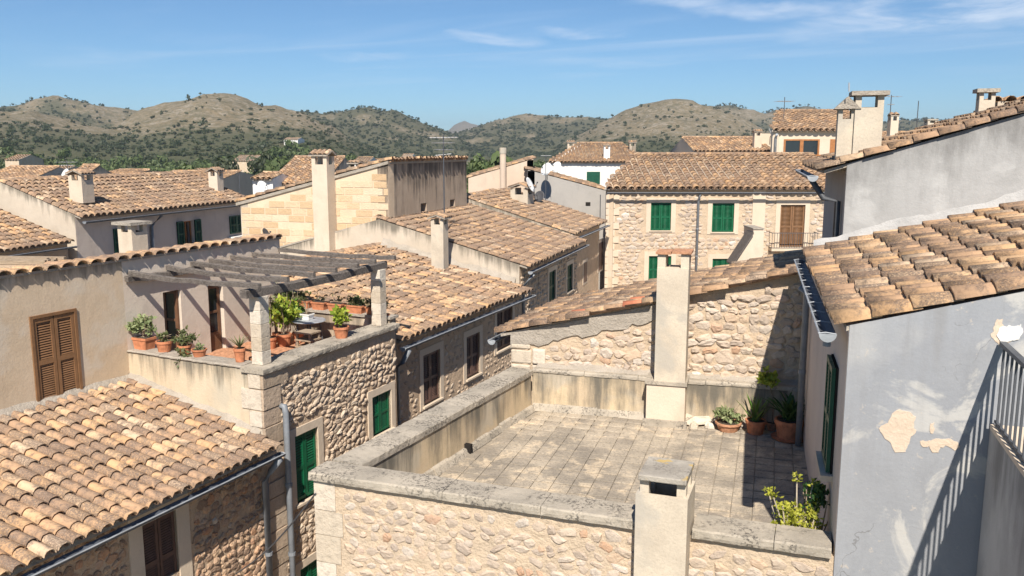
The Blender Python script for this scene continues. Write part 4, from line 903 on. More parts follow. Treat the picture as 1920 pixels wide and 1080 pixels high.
# front chimney
sc_ = (s_ch0 + s_ch1) / 2; fc = Fr(tuple(frA.pt(sc_, .02, 0).xy), frA.A); wch = s_ch1 - s_ch0; dch = .58; zt_ = fc.off(0, dch / 2).sz(1240, 932)[1]
b = MB(); b.box(fc, -wch / 2, wch / 2, -dch / 2, dch / 2, 0, zt_ - .28); b.box(fc, -wch / 2, wch / 2, -dch / 2, -dch / 2 + .06, zt_ - .28, zt_); b.box(fc, -wch / 2, wch / 2, dch / 2 - .06, dch / 2, zt_ - .28, zt_)
for sg in (-1, 1): b.box(fc, sg * wch / 2 - (.06 if sg > 0 else 0), sg * wch / 2 + (0 if sg > 0 else .06), -dch / 2 + .06, dch / 2 - .06, zt_ - .28, zt_)
chA = part('chimney', b, M['chimney'], tA)
b = MB(); hp = .155
for x, d in ((-.20, dch / 2 - .12), (.20, dch / 2 - .12), (-.20, -dch / 2 + .12), (.20, -dch / 2 + .12)): b = MB(); b.box(fc, x - .05, x + .05, d - .05, d + .05, zt_ - .27, zt_ + hp); part('flue_post', b, M['chimney'], chA)
b = MB(); b.box(fc, -wch / 2 + .07, wch / 2 - .07, -dch / 2 + .07, dch / 2 - .07, zt_ - .275, zt_ - .21); part('flue_opening', b, M['dark'], chA)
b = MB(); b.box(fc, -wch / 2 + .02, wch / 2 - .02, -dch / 2 - .02, dch / 2 + .0, zt_ + hp, zt_ + hp + .065); cm_ = concrete('cap_lichen', (.44, .40, .34), (.30, .27, .23), .7)
nt = G(cm_.node_tree); bs = cm_.node_tree.nodes['Principled BSDF']; old = bs.inputs['Base Color'].links[0].from_socket; cm_.node_tree.links.new(nt.mix(nt.m('MULTIPLY', nt.step(nt.noise(nt.pos(), 5.5, 3, .5), .60, .68), .8), old, (.52, .36, .12)), bs.inputs['Base Color'])
o = part('chimney_cap', b, cm_, chA); bv = o.modifiers.new('edge', 'BEVEL'); bv.width = .012; bv.segments = 2
# tall chimney on the back parapet
sA, sB = frBk.sz(1216, 750)[0], frBk.sz(1287, 750)[0]; sm = (sA + sB) / 2; ft = Fr(tuple(frBk.pt(sm, .06, 0).xy), frBk.A); wb = (sB - sA)
b = MB(); b.box(ft, -wb / 2, wb / 2, -.3, .30, zf - .1, zP - .02); cb_ = part('chimney_base', b, M['chimney_pale'], tA)
b = MB(); b.box(ft, -wb / 2 - .03, wb / 2 + .03, -.3, .33, zP - .02, zP + .04); part('base_ledge', b, M['coping'], cb_)
b = MB(); b.box(ft, -wb / 2 - .05, wb / 2 + .05, .30, .37, zf - .01, zf + .12); part('base_skirting', b, M['coping'], cb_)
fs = Fr(tuple(ft.pt(.06, .04, 0).xy), frBk.A); ztop = fs.off(0, .24).sz(1257, 503)[1]; ws = .27
b = MB(); b.box(fs, -ws, ws, -.22, .24, zP + .04, ztop); sh = part('chimney', b, M['chimney'], tA)
b = MB()
for x in (-ws + .07, ws - .07): b = MB(); b.box(fs, x - .07, x + .07, -.2, .22, ztop, ztop + .24); part('flue_post', b, M['chimney'], sh)
for x0, x1, dz in ((-ws - .03, -.04, .0), (-.02, ws + .04, .015)):
    q = MB(); q.box(fs, x0, x1, -.24, .27, ztop + .24 + dz, ztop + .28 + dz); part('cap_brick', q, M['terracotta_old'], sh)

# ---- D: long roof behind the terrace ---------------------------------------------------------------
A_D = Vector((-.383, -.924)); frDe0 = Vector((1.08, 19.5)); N_D = Vector((A_D.y, -A_D.x))
P_D = frDe0 - N_D * .32; near = frBk.pt(-.1, -.27, 0).xy; P_D = near - A_D * 3.75; LD = (near - P_D).length; frD = Fr(tuple(P_D), A_D); slD = .262; zwD = Zr(-3.58) + slD * .32
D = shed('house', 'rough rubble gable house with a long shallow tile roof behind the terrace', frD, LD, zwD, 0, 7.3, slD, .32, .08, 'mortar_pale', 'mortar_pale', 'tile_bright', [], n_ind=300, pitch=.25, tl=.37, back='none', seed=17, sag=.05, skew=(0, -.81))
Uv0 = (-frD.N + Vector((0, 0, slD))).normalized(); gw, f2, W, zt = D['gables'][1]; sCh = f2.sz(1235, 580)[0]
rubble(gw, f2, .42, W - .2, zP - .05, 99, [], M['stone_sun'], (.10, .19), (.13, .34), .030, 1.14, .0, 300, ztop=lambda a: zt(a) - (.36 + .06 * math.sin(a * 5) if a < sCh else .10), tilt=.35, seed=23)
q = MB(); n = 30; rr = random.Random(4)
vs = []
for i in range(n + 1):
    a = sCh * i / n; lo = zt(a) - .33 - rr.uniform(-.04, .06); hi = zt(a) - .01; vs += [f2.pt(a, .0, lo), f2.pt(a, .035, lo + .02), f2.pt(a, .03, hi), f2.pt(a, .0, hi)]
q.add(vs, [(i * 4 + k, i * 4 + (k + 1) % 4, i * 4 + 4 + (k + 1) % 4, i * 4 + 4 + k) for i in range(n) for k in range(4)]); part('verge_render', q, M['mortar_grey'], D['t'])
for k, (a0, a1, z0, z1) in enumerate(((.0, .42, .02, .30), (.0, .40, -.24, .01), (.43, .70, .03, .34), (.42, .68, -.24, .02), (0, .4, .31, .42))):
    q = MB(); q.box(f2, a0 + .006, a1 - .006, -.2, .03 + .012 * (k % 3), zP + .0 + z0 + .006, zP + z1 - .006); o = part('corner_stone', q, M['quoin'], gw); bv = o.modifiers.new('edge', 'BEVEL'); bv.width = .03; bv.segments = 2
gutter(D['t'], frD.pt(-.05, .37, Zr(-3.66)), frD.pt(LD + .08, .37, Zr(-3.66)), frD.N, .075)
# replaced red verge tiles
red = {}
for x, y in ((1090, 583), (1188, 566), (1206, 563)):
    k = min((o for o in D['roof'].children if o.name.startswith('roof_tile') and o.get('kind') is None), key=lambda o: (Vector(project(o.matrix_basis.translation + Uv0 * .2)) - Vector((x, y))).length)
    if k.data not in red: red[k.data] = k.data.copy(); red[k.data].materials[0] = M['tile_red']
    if k.data.materials[0] != M['tile_red']: k.data = red[k.data]; k['label'] = 'clean red replacement tile'
fillet(tA, [frBk.pt(.45, -.30, zP - .02), frBk.pt(LB - .1, -.30, zP - .02)], .24, .13, frBk.N, 15, 'mortar_grey')

# ---- E: stone house with bright green shutters -----------------------------------------------------
frE_ = Fr((4.43, 40.3), (1, 0)); zwE = Zr(-1.9) + .33 * .35
hE = [frE_.rect(*r) for r in ((1220, 1258, 380, 432), (1335, 1376, 381, 435), (1462, 1508, 384, 463), (1216, 1258, 480, 530), (1335, 1376, 485, 535))]
E = shed('house', 'broad stone house with bright green shutters and a brown balcony door', frE_, 11.4, zwE, 0, 5.2, .28, .35, .05, 'mortar_pale', 'cream', 'tile_brown', hE, n_ind=0, pitch=.34, tl=.4, seed=19, skew=(2.05, 0), sag=.06)
for k, h in enumerate(hE): surround(E['t'], frE_, h, .22, .03, sill=(k != 2)); shutters(E['t'], frE_, h, 'brown' if k == 2 else 'green', False, .06, 20 if k != 2 else 30)
rubble(E['wall'], frE_, .5, 11.2, Zr(-7), zwE - .25, pad(hE, .28), M['stone_sun'], (.11, .22), (.16, .46), .018, 1.16, .0, 0, tilt=.3, seed=25)
for i in range(24):
    z = zwE - .3 - i * .33; q = MB(); q.box(frE_, -.01, .42 if i % 2 else .62, -.2, .05, z - .31, z - .01); part('corner_stone', q, M['surround'], E['wall'])
gutter(E['t'], frE_.pt(0, .44, Zr(-1.98)), frE_.pt(11.4, .44, Zr(-1.98)), frE_.N, .07, 'pipe_grey')
sp = frE_.sz(1308, 400)[0]; pipe(E['t'], [frE_.pt(sp, .4, Zr(-2.05)), frE_.pt(sp, .1, Zr(-2.4)), frE_.pt(sp, .1, .1)], .06)
sp0, sp1 = frE_.sz(1410, 400)[0], frE_.sz(1434, 400)[0]; q = MB(); q.box(frE_, sp0, sp1, 0, .06, Zr(-5), zwE - .1); part('wall_pilaster', q, M['surround'], E['t'])
s0, s1 = frE_.sz(1441, 450)[0], frE_.sz(1526, 450)[0]; zb0, zb1 = frE_.off(0, .5).sz(1480, 466)[1], frE_.off(0, .5).sz(1480, 437)[1]
q = MB(); q.box(frE_, s0, s1, .0, .55, zb0 - .12, zb0); bal = part('balcony', q, M['surround'], E['t']); q = MB()
for z in (zb0 + .03, zb1): q.box(frE_, s0, s1, .5, .53, z - .015, z + .015); q.box(frE_, s0, s0 + .03, 0, .5, z - .015, z + .015); q.box(frE_, s1 - .03, s1, 0, .5, z - .015, z + .015)
for i in range(19): x = s0 + .015 + (s1 - s0 - .03) * i / 18; q.box(frE_, x - .008, x + .008, .507, .523, zb0 + .045, zb1 - .015)
part('railing', q, M['iron'], bal)
# small stair-head shed with slanting cover in front
fs_ = Fr(tuple(atY(1412, 450, 36).xy), (1, 0)); tS = thing('shed', 'small white rooftop stair hut with slanted grey cover below the green shutters', 'shed', tuple(fs_.pt(0, -1, 0)))
zs0, zs1 = fs_.sz(1420, 500)[1], fs_.sz(1420, 430)[1]
b = MB(); b.box(fs_, 0, .42, -1.5, 0, 0, zs1); b.hexa([fs_.pt(x, d, z) for d, zz in ((0, 0),) for x, d, z in ((-.72, -.9, 0), (0, -.9, 0), (0, 0, 0), (-.72, 0, 0))] + [fs_.pt(x, d, z) for x, d, z in ((-.72, -.9, zs0 + .15), (0, -.9, zs1 - .2), (0, 0, zs1 - .2), (-.72, 0, zs0 + .15))]); part('wall', b, M['chimney_pale'], tS)
b = MB(); b.hexa([fs_.pt(x, d, z) for dz in (0, .06) for x, d, z in ((-.85, -.95, zs0 + .06 + dz), (-.02, -.95, zs1 - .18 + dz), (-.02, .15, zs1 - .18 + dz), (-.85, .15, zs0 + .06 + dz))]); part('slanted_cover', b, M['grey_wood'], tS)
b = MB(); b.box(fs_, -.03, .45, -1.5, .04, zs1, zs1 + .05); part('cap', b, M['mortar_grey'], tS)

# ---- C: grey gable house, upper right --------------------------------------------------------------
A_C = Vector((-.273, -.962)); frC = Fr(tuple(Vector((5.4, 13.9)) - A_C * 4.3), A_C); slC = .31; zwC = Zr(-.26)
C = shed('house', 'tall house with a stained grey gable wall and twin chimneys on its verge', frC, 4.3, zwC, 0, 5.5, slC, .45, .10, 'grey_plain', 'grey_wall', 'tile_near', [], n_ind=200, pitch=.25, tl=.37, seed=27, sag=.0)
gutter(C['t'], frC.pt(0, .52, zwC - .17), frC.pt(4.5, .52, zwC - .17), frC.N, .08)
pipe(C['t'], [frC.pt(3.9, .5, zwC - .25), frC.pt(3.9, .3, zwC - .55), frC.pt(3.9, .07, zwC - .6), frC.pt(3.9, .07, 1)], .05, 'iron')
for nm, x, yt, w_, d_, cp_, dep in (('a', 1584, 205, .28, .27, 'gable', .10), ('b', 1624, 180, .43, .36, 'slab', .10)):
    p = atY(x, 260, 14.35 if nm == 'a' else 14.25); fc = Fr((p.x, p.y), (.273, .962) if nm == 'a' else (.962, -.273)); zt_ = atY(x, yt, p.y).z
    chimney(C['t'], fc, w_, d_, zwC - .1, zt_, 'chimney', cp_, .19 if nm == 'b' else .16, 'tile_red' if False else 'mortar_grey', .07)
p = atY(1847, 200, 16.5); fc = Fr((p.x, p.y), (.962, -.273)); chimney(C['t'], fc, .27, .27, Zr(.2), atY(1847, 174, 16.5).z, 'chimney', 'slab', .14, over=.06)
p = atY(1905, 205, 16.8); fc = Fr((p.x, p.y), (.962, -.273)); q = MB(); q.box(fc, -.42, .8, -.4, .4, Zr(.3), atY(1905, 192, 16.8).z); dm = part('roof_hatch', q, M['chimney'], C['t'])
Ms = [Matrix.Translation(fc.pt(-.45 + i * .24, .45, atY(1905, 192, 16.8).z + .02)) @ Matrix((fc.A, -fc.N, Vector((0, 0, 1)))).transposed().to_4x4() @ Matrix.Diagonal((1.05, 2.0, 1, 1)) for i in range(6)]; bulk('hatch_tile', TILE_S, Ms, M['tile_near'], dm, kind=None)
q = MB(); q.tube([fc.pt(0, 0, 0) * 0 + atY(1592, 172, 14.0), atY(1592, 155, 14.0)], .012, 6); part('finial', q, M['zinc'], C['t'])

# ---- B: near blue house, right ---------------------------------------------------------------------
A_B = Vector((-.273, -.962)); near = Vector((3.36, 8.33)); LBb = 5.95; frB = Fr(tuple(near - A_B * LBb), A_B); slB = .272; zwB = Zr(-1.76)
blue = plaster('blue_wall', (.305, .315, .335), (.27, .28, .30), bump=.14, scale=.9, fine=.12)
q = G(blue.node_tree); bs = blue.node_tree.nodes['Principled BSDF']; old = bs.inputs['Base Color'].links[0].from_socket; pp = q.pos()
wht = q.step(q.noise(q.scl(pp, (1.1, 1.1, 1.3)), 1.0, 7, .62, .9), .54, .62); c_ = q.mix(q.m('MULTIPLY', wht, .75), old, (.49, .475, .445))
c_ = q.mix(q.m('MULTIPLY', q.step(q.noise(q.scl(pp, (.8, .8, .6)), .9, 5, .55, .4), .50, .68), .6), c_, (.41, .405, .395))
td = q.n('ShaderNodeAttribute', attribute_name='topd').outputs['Fac']
stn = q.m('MULTIPLY', q.step(q.noise(q.scl(pp, (5, 5, .35)), 1, 6, .65), .47, .72), q.m('SUBTRACT', .75, q.m('MULTIPLY', td, .28), clamp=True)); c_ = q.mix(stn, c_, (.25, .25, .255))
vor = q.n('ShaderNodeTexVoronoi', {'Vector': q.n('ShaderNodeVectorMath', {0: pp, 1: q.n('ShaderNodeVectorMath', {0: q.n('ShaderNodeTexNoise', {'Vector': pp, 'Scale': 3.0, 'Detail': 4}).outputs['Color'], 1: (.5, .5, .5)}, operation='MULTIPLY').outputs[0]}, operation='ADD').outputs[0], 'Scale': .75}, feature='DISTANCE_TO_EDGE').outputs['Distance']
crk = q.m('MULTIPLY', q.step(vor, .004, .001), q.step(q.noise(pp, 1.1, 3, .5), .55, .62)); c_ = q.mix(q.m('MULTIPLY', crk, .5), c_, (.12, .115, .11))
c_ = q.mix(q.m('MULTIPLY', q.step(q.noise(pp, 9, 6, .7), .62, .70), .45), c_, (.55, .47, .38)); q.nt.links.new(c_, bs.inputs['Base Color'])
gfr = Fr(tuple(near), (.962, -.273))
B = shed('house', 'pale blue plastered house with peeling gable wall and big tile roof, nearest on the right', frB, LBb, zwB, 0, 6.0, slB, .14, .065, 'lilac', 'grey_plain', 'tile_bright', [frB.rect(1548, 1564, 700, 900)] if False else [], n_ind=300, pitch=.30, tl=.37, seed=33, back='none', gables=(0, 1))
gw, f2, W, zt = B['gables'][1]; gw.data.materials[0] = blue
gutter(B['t'], frB.pt(0, .20, Zr(-1.82)), frB.pt(LBb + .04, .20, Zr(-1.82)), frB.N, .08, 'zinc', True)
b = MB(); b.tube([frB.pt(LBb - .12, .19, Zr(-1.85)), frB.pt(LBb - .12, .19, Zr(-1.98))], .04, 10); part('gutter_outlet', b, M['pipe_grey'], B['t'])
pipe(B['t'], [frB.pt(.5, .2, Zr(-2.2)), frB.pt(.5, .09, Zr(-2.3)), frB.pt(.5, .09, zf + .02)], .05)
# side window with green shutter, seen almost edge on
hb = (4.35, 5.05, Zr(-4.35), Zr(-2.75)); b = MB(); q0 = frB.rect(1548, 1566, 700, 895)
sB0, sB1 = 4.55, 5.25; zB0, zB1 = Zr(-3.55), Zr(-2.35)
shf = frB.off(0, .06); shutters(B['t'], shf, (sB0, sB1, zB0, zB1), 'green_dark', False, .0, 24); b = MB(); b.box(frB, sB0 - .06, sB1 + .06, 0, .13, zB0 - .07, zB0 - .01); part('window_sill', b, M['surround'], B['t'])
# peeled patches: the bare undercoat stands a few mm below/above the paint
peel = plaster('bare_render', (.62, .51, .40), (.58, .46, .35), bump=.4, scale=3, fine=.2); newp = plaster('fresh_plaster', (.78, .76, .72), (.72, .70, .66), bump=.5, scale=3)
def patch(nm, fr, outline, mat, parent, d=.006):
    q = MB(); P = [fr.sz(x, y) for x, y in outline]; P2 = []
    rr = random.Random(len(outline))
    for i in range(len(P)):
        a, c = P[i], P[(i + 1) % len(P)]; P2.append(a)
        for t in (.33, .66): P2.append((a[0] + (c[0] - a[0]) * t + rr.uniform(-.012, .012), a[1] + (c[1] - a[1]) * t + rr.uniform(-.012, .012)))
    n = len(P2); q.add([fr.pt(s, d, z) for s, z in P2] + [fr.pt(s, .0, z) for s, z in P2], [tuple(range(n))] + [(i, (i + 1) % n, n + (i + 1) % n, n + i) for i in range(n)])
    return part(nm, q, mat, parent)
patch('bare_patch', gfr, [(1648, 803), (1665, 793), (1672, 776), (1687, 767), (1705, 772), (1717, 781), (1714, 797), (1718, 806), (1708, 818), (1702, 835), (1698, 847), (1678, 848), (1670, 830), (1655, 815)], peel, gw)
patch('bare_patch', gfr, [(1725, 828), (1733, 827), (1745, 826), (1760, 822), (1778, 822), (1795, 828), (1800, 838), (1790, 845), (1776, 836), (1763, 838), (1760, 848), (1748, 848), (1742, 836), (1728, 836)], peel, gw)
patch('bare_patch', gfr, [(1745, 793), (1752, 792), (1750, 811), (1745, 812)], peel, gw)
patch('bare_patch', gfr, [(1866, 640), (1858, 630), (1862, 615), (1868, 600), (1880, 598), (1884, 620), (1896, 640), (1880, 652)], peel, gw, .004)
patch('fresh_patch', gfr, [(1868, 628), (1878, 612), (1890, 610), (1902, 612), (1914, 607), (1918, 622), (1910, 636), (1890, 640), (1876, 640)], newp, gw, .012)
fillet(B['t'], [frB.pt(.03, -.0, zwB + .08), frB.pt(.03, -4.8, zwB + slB * 4.8 + .08)], .10, .25, frB.A, 9)

# ---- near balcony at lower right -------------------------------------------------------------------
W0 = Vector((4.62, 7.93)); rd = Vector((-.31, -.95)).normalized(); frN = Fr(tuple(W0), rd)      # outward = left
zb1 = Zr(-2.66); zr1 = Zr(-1.80); tN = thing('balcony', 'grey balcony parapet with slim iron railing against the blue wall', 'balcony', tuple(frN.pt(2, -.2, 0)))
hN = [(.9, 3.5, 0, Zr(-3.75))]
b = MB(); b.wall(frN, .02, 5.2, 0, zb1, .26, hN); part('wall', b, M['grey_wall'], tN)
q = MB(); q.box(frN, .6, 3.8, -1.6, -1.55, 0, Zr(-3.4)); part('opening_recess', q, M['dark'], tN)
q = MB(); q.box(frN, .02, 5.2, -.30, .003, zb1, zb1 + .045); part('parapet_ledge', q, M['chimney_pale'], tN)
q = MB(); q.box(frN, .0, 5.2, -.075, -.015, zr1 - .04, zr1); q.box(frN, .0, 5.2, -.058, -.032, zb1 + .06, zb1 + .085); rl = part('handrail', q, M['iron'], tN)
n = 31
for i in range(n):
    x = .07 + i * .165; q = MB(); q.box(frN, x - .010, x + .010, -.055, -.035, zb1 + .045, zr1 - .04); part('baluster', q, M['iron'], rl)

# ---- K, L: left background houses ------------------------------------------------------------------
A_K = Vector((.268, .963)); frK = Fr(tuple(Vector((-16.1, 32.0)) - Vector((.963, -.268)) * .36), A_K); zwK = Zr(-2.6) + .36 * .36
hK = [frK.rect(334, 378, 412, 460), frK.rect(213, 232, 428, 478), frK.rect(430, 455, 404, 437)]
hK[0] = frK.rect(344, 364, 414, 458)
K = shed('house', 'lilac grey house with a wide dark tile roof and green shutters, far left', frK, 11.4, zwK, 0, 3.35, .36, .36, .05, 'lilac', 'white_old', 'tile_lichen', [hK[0]], n_ind=0, pitch=.33, tl=.37, seed=41, sag=.06)
gutter(K['t'], frK.pt(0, .43, Zr(-2.68)), frK.pt(11.4, .43, Zr(-2.68)), frK.N, .08, 'pipe_grey')
h = hK[0]; wl = h[1] - h[0]
q = MB(); q.box(frK, h[0] - .1, h[1] + .1, -.9, -.85, h[2] - .1, h[3] + .1); part('window_recess', q, M['dark'], K['t'])
q = MB()
for x0, x1, z0, z1 in ((h[0], h[0] + .06, h[2], h[3]), (h[1] - .06, h[1], h[2], h[3]), (h[0] + .06, h[1] - .06, h[3] - .06, h[3]), (h[0] + .06, h[1] - .06, h[2], h[2] + .06), ((h[0] + h[1]) / 2 - .03, (h[0] + h[1]) / 2 + .03, h[2] + .06, h[3] - .06)): q.box(frK, x0, x1, -.2, -.15, z0, z1)
part('window_frame', q, M['oak'], K['t'])
for a0, a1 in ((h[0] - wl * .62, h[0] - .02), (h[1] + .02, h[1] + wl * .62)):
    f_ = frK.off(0, .07); shutters(K['t'], f_, (a0, a1, h[2] - .02, h[3] + .02), 'green_dark', False, .0, 18, 1)
q = MB(); q.box(frK, h[0] - .08, h[1] + .08, 0, .1, h[2] - .09, h[2] - .02); part('window_sill', q, M['surround'], K['t'])
for h in hK[1:]: shutters(K['t'], frK.off(0, .05), h, 'green_dark', False, .0, 18)
pipe(K['t'], [frK.pt(frK.sz(288, 400)[0], .42, Zr(-2.75)), frK.pt(frK.sz(281, 420)[0], .08, Zr(-3.2)), frK.pt(frK.sz(281, 470)[0], .08, .1)], .07)
for x, yb, yt, Y, w_ in ((153, 356, 328, 33.6, .62), (405, 340, 322, 42.5, .5)):
    p = atY(x, yb, Y); chimney(K['t'], Fr((p.x, p.y), A_K), w_, w_, p.z - .5, atY(x, yt, Y).z, 'chimney_pale', .16, .2, over=.08)
p = atY(153 - 20, 352, 33.8)
A_L = A_K; frL = Fr(tuple(Vector((-17.25, 28.1)) - Vector((.963, -.268)) * .3), A_L); zwL = Zr(-3.47) + .34 * .3
Lh = shed('house', 'low house with sunlit orange brown tile roof in the far left corner', frL, 3.6, zwL, 0, 3.6, .34, .3, .04, 'mortar_brown', 'white_old', 'tile_far', [], n_ind=120, pitch=.26, tl=.37, seed=43, gables=(1, 0))
gutter(Lh['t'], frL.pt(0, .37, Zr(-3.55)), frL.pt(3.6, .37, Zr(-3.55)), frL.N, .07, 'pipe_grey')
# air conditioner on the lilac house
p = frK.sz(437, 452); q = MB(); q.box(frK, p[0] - .45, p[0] + .45, .06, .42, p[1] - .3, p[1] + .25); tac = thing('air_conditioner', 'white air conditioner box on the lilac house wall by the golden gable', 'air conditioner', tuple(frK.pt(p[0], .2, p[1] - .3)))
part('casing', q, M['white'], tac); q = MB()
for i in range(9): z = p[1] - .24 + i * .05; q.box(frK, p[0] - .38, p[0] + .38, .42, .428, z, z + .022)
part('grille', q, M['iron'], tac)

# ---- M, N, O, P and other far houses ---------------------------------------------------------------
def simple_house(label, px0, px1, pyE, Y, depth, slope, py_base=None, A=(1, 0), wall='white', tile='tile_far', seed=1, holes=(), green=(), oe=.3, **kw):
    fr = Fr(tuple(atY(px0, pyE, Y).xy), A); L = (atY(px1, pyE, Y) - atY(px0, pyE, Y)).length; z = atY(px0, pyE, Y).z
    return shed('house', label, fr.off(0, -oe), L, z + slope * oe, 0, depth, slope, oe, .04, wall, wall, tile, holes, seed=seed, **kw), fr.off(0, -oe)
# pale gable (eave falls to the left)
p0 = atY(878, 333, 47); p1 = atY(1000, 297, 47); sl_ = (p1.z - p0.z) / (p1.x - p0.x); dep = p1.x - p0.x
frM = Fr((p0.x + 0, 53), (0, -1)); Mh = shed('house', 'plain pale gable wall house with a slender round flue, beyond the stained stucco block', frM, 6.0, p0.z - .06, 0, dep, sl_, .1, .05, 'beige', 'beige', 'tile_far', [], back='high', seed=51)
q = MB(); pz = atY(943, 288, 46.6); q.tube([(pz.x, pz.y, atY(943, 360, 46.6).z), (pz.x, pz.y, pz.z)], .17, 12); q2 = part('flue_pipe', q, M['beige'], Mh['t']); q = MB(); q.tube([(pz.x, pz.y, pz.z), (pz.x, pz.y, pz.z + .32)], .19, 12); part('flue_cap', q, M['chimney'], q2)
# grey gable (roof falls to the right)
p0 = atY(990, 318, 44); p1 = atY(1139, 358, 44); sl_ = (p0.z - p1.z) / (p1.x - p0.x); dep = p1.x - p0.x
frN_ = Fr((p1.x, 44), (0, 1)); Nh = shed('house', 'plain grey gable house with an orange tile slope, left of the green shuttered house', frN_, 9.0, p1.z - .04, 0, dep, sl_, .1, .06, 'grey_plain', 'grey_plain', 'tile_near', [], back='high', seed=53)
gfN = Fr((p0.x, 44), (1, 0)); q = MB(); h = gfN.rect(1098, 1107, 379, 386); q.box(gfN, h[0], h[1], -.02, .012, h[2], h[3]); part('vent_opening', q, M['dark'], Nh['t'])
Oh, frO = simple_house('white house with a pale tile roof, two chimneys and a green door', 1030, 1215, 306, 62, 5.5, .24, seed=55, tile='tile_brown', skew=(2.6, -1.2))
h = frO.rect(1100, 1125, 322, 345); q = MB(); q.box(frO, h[0], h[1], -.03, .02, h[2], h[3]); part('door', q, M['green_dark'], Oh['t'])
for x, yb, yt, w_, mt in ((1137, 306, 274, .45, 'white'), (1185, 292, 268, .5, 'white_old'), (1070, 276, 268, .55, 'chimney_pale')):
    Yc = 63.2 if x == 1137 else 65.5 if x == 1185 else 69; p = atY(x, yb, Yc); chimney(Oh['t'], Fr((p.x, p.y), (1, 0)), w_, w_, p.z - 1.2, atY(x, yt, Yc).z, mt, .12, .22, over=.06)
Ph, frP = simple_house('cream top storey with a wide brown framed window below a short tile roof', 1452, 1648, 247, 49, 4.5, .27, wall='chimney_pale', tile='tile_brown', seed=57, pitch=.36, skew=(1.7, 0))
h = frP.rect(1469, 1536, 261, 290); q = MB(); mid = (h[0] + h[1]) / 2
for x0, x1, z0, z1 in ((h[0], h[0] + .1, h[2], h[3]), (h[1] - .1, h[1], h[2], h[3]), (h[0] + .1, h[1] - .1, h[3] - .08, h[3]), (h[0] - .1, h[1] + .1, h[2] - .08, h[2]), (mid - .1, mid + .1, h[2], h[3] - .08)): q.box(frP, x0, x1, -.03, .05, z0, z1)
wf = part('window_frame', q, M['oak'], Ph['t'])
for x0, x1 in ((h[0] + .1, mid - .1), (mid + .1, h[1] - .1)): q = MB(); q.box(frP, x0, x1, -.02, .012, h[2], h[3] - .08); part('window_pane', q, M['glass'], wf)
h = frP.rect(1556, 1568, 261, 288); q = MB(); q.box(frP, h[0], h[1], -.02, .02, h[2], h[3]); part('window_frame', q, M['oak'], Ph['t'])
pipe(Ph['t'], [frP.pt(.15, .3, frP.sz(1458, 252)[1]), frP.pt(.15, .1, frP.sz(1458, 258)[1]), frP.pt(.15, .1, 1)], .08, 'zinc')
simple_house('low far roof strip between the green shuttered house and its chimney', 1302, 1452, 286, 56, 4, .22, wall='beige', seed=59)
p = atY(1419, 275, 57); tc_ = thing('chimney', 'white chimney with tile cap left of the brown framed window', 'chimney', (p.x, p.y, p.z - 1)); chimney(tc_, Fr((p.x, p.y), (1, 0)), .48, .48, p.z - .6, atY(1419, 248, 57).z, 'chimney_pale', .12, .22, over=.06)
p = atY(1673, 250, 40); tc_ = thing('chimney', 'small domed white chimney right of the twin chimneys', 'chimney', (p.x, p.y, p.z - 1)); chimney(tc_, Fr((p.x, p.y), (1, 0)), .36, .36, p.z - 3, atY(1673, 218, 40).z, 'chimney_pale', .1, .2, over=.02)
p = atY(1744, 240, 42); tc_ = thing('chimney', 'short square chimney above the right hand roof verge', 'chimney', (p.x, p.y, p.z - 1)); chimney(tc_, Fr((p.x, p.y), (1, 0)), .46, .4, p.z - 3, atY(1744, 226, 42).z, 'chimney', 'slab', .12, over=.03)
simple_house('flat white extension behind the twin chimneys on the skyline', 1640, 1760, 262, 52, 4, .1, wall='chimney_pale', seed=60)
simple_house('sunlit orange roof behind the left slope of the golden gable', 500, 606, 348, 46, 6, .22, wall='white_old', seed=61)
simple_house('small white roof hut with a flat tile lid and satellite dish', 470, 508, 338, 44, 2, .1, wall='white', seed=62)
simple_house('long low orange roof peeping over the lilac house ridge', 275, 412, 339, 66, 5, .1, wall='beige', seed=63)
simple_house('white walled yard building behind the lilac house chimney', 170, 232, 331, 58, 4, .06, wall='white_old', seed=64)
simple_house('low tiled house at the far left edge of the view', -60, 40, 346, 60, 5, .2, wall='beige', seed=65)
simple_house('little pale annex with lean roof left of the lilac house chimney', 108, 140, 345, 52, 3, .3, wall='white_old', seed=66)
simple_house('whitewashed greenhouse like shed on the plain beyond the left roofs', 255, 310, 335, 120, 6, .1, wall='white', seed=67)
simple_house('orange walled farmhouse among trees at the foot of the hill', 435, 475, 302, 300, 9, .2, wall='cream', seed=68, pitch=.8, tl=1.2)
simple_house('white hilltop villa on the terraced knoll', 532, 558, 262, 468, 8, .15, wall='white', seed=69, pitch=.9, tl=1.4)
simple_house('pale roadside house in the valley right of the hill foot', 660, 690, 306, 150, 6, .15, wall='white', seed=70, pitch=.5, tl=.8)
for a in (('ochre bungalow at the foot of the knoll with the villa', 690, 722, 312, 210, 8, .2, 'cream'), ('long pink farm shed on the plain above the lilac roof', 345, 400, 326, 190, 7, .12, 'cream'), ('small sandy cottage in the scrub at the far left', 8, 34, 300, 260, 7, .2, 'cream'), ('pale barn among trees left of the comb aerial', 82, 112, 322, 200, 7, .15, 'white_old'), ('cream house half hidden by trees right of the hill knoll', 596, 622, 306, 240, 7, .2, 'chimney_pale'), ('tiny white house under the wooded slope, centre of the valley', 752, 772, 296, 330, 7, .2, 'white')):
    simple_house(a[0], a[1], a[2], a[3], a[4], a[5], a[6], wall=a[7], seed=int(a[1]), pitch=.8, tl=1.1)
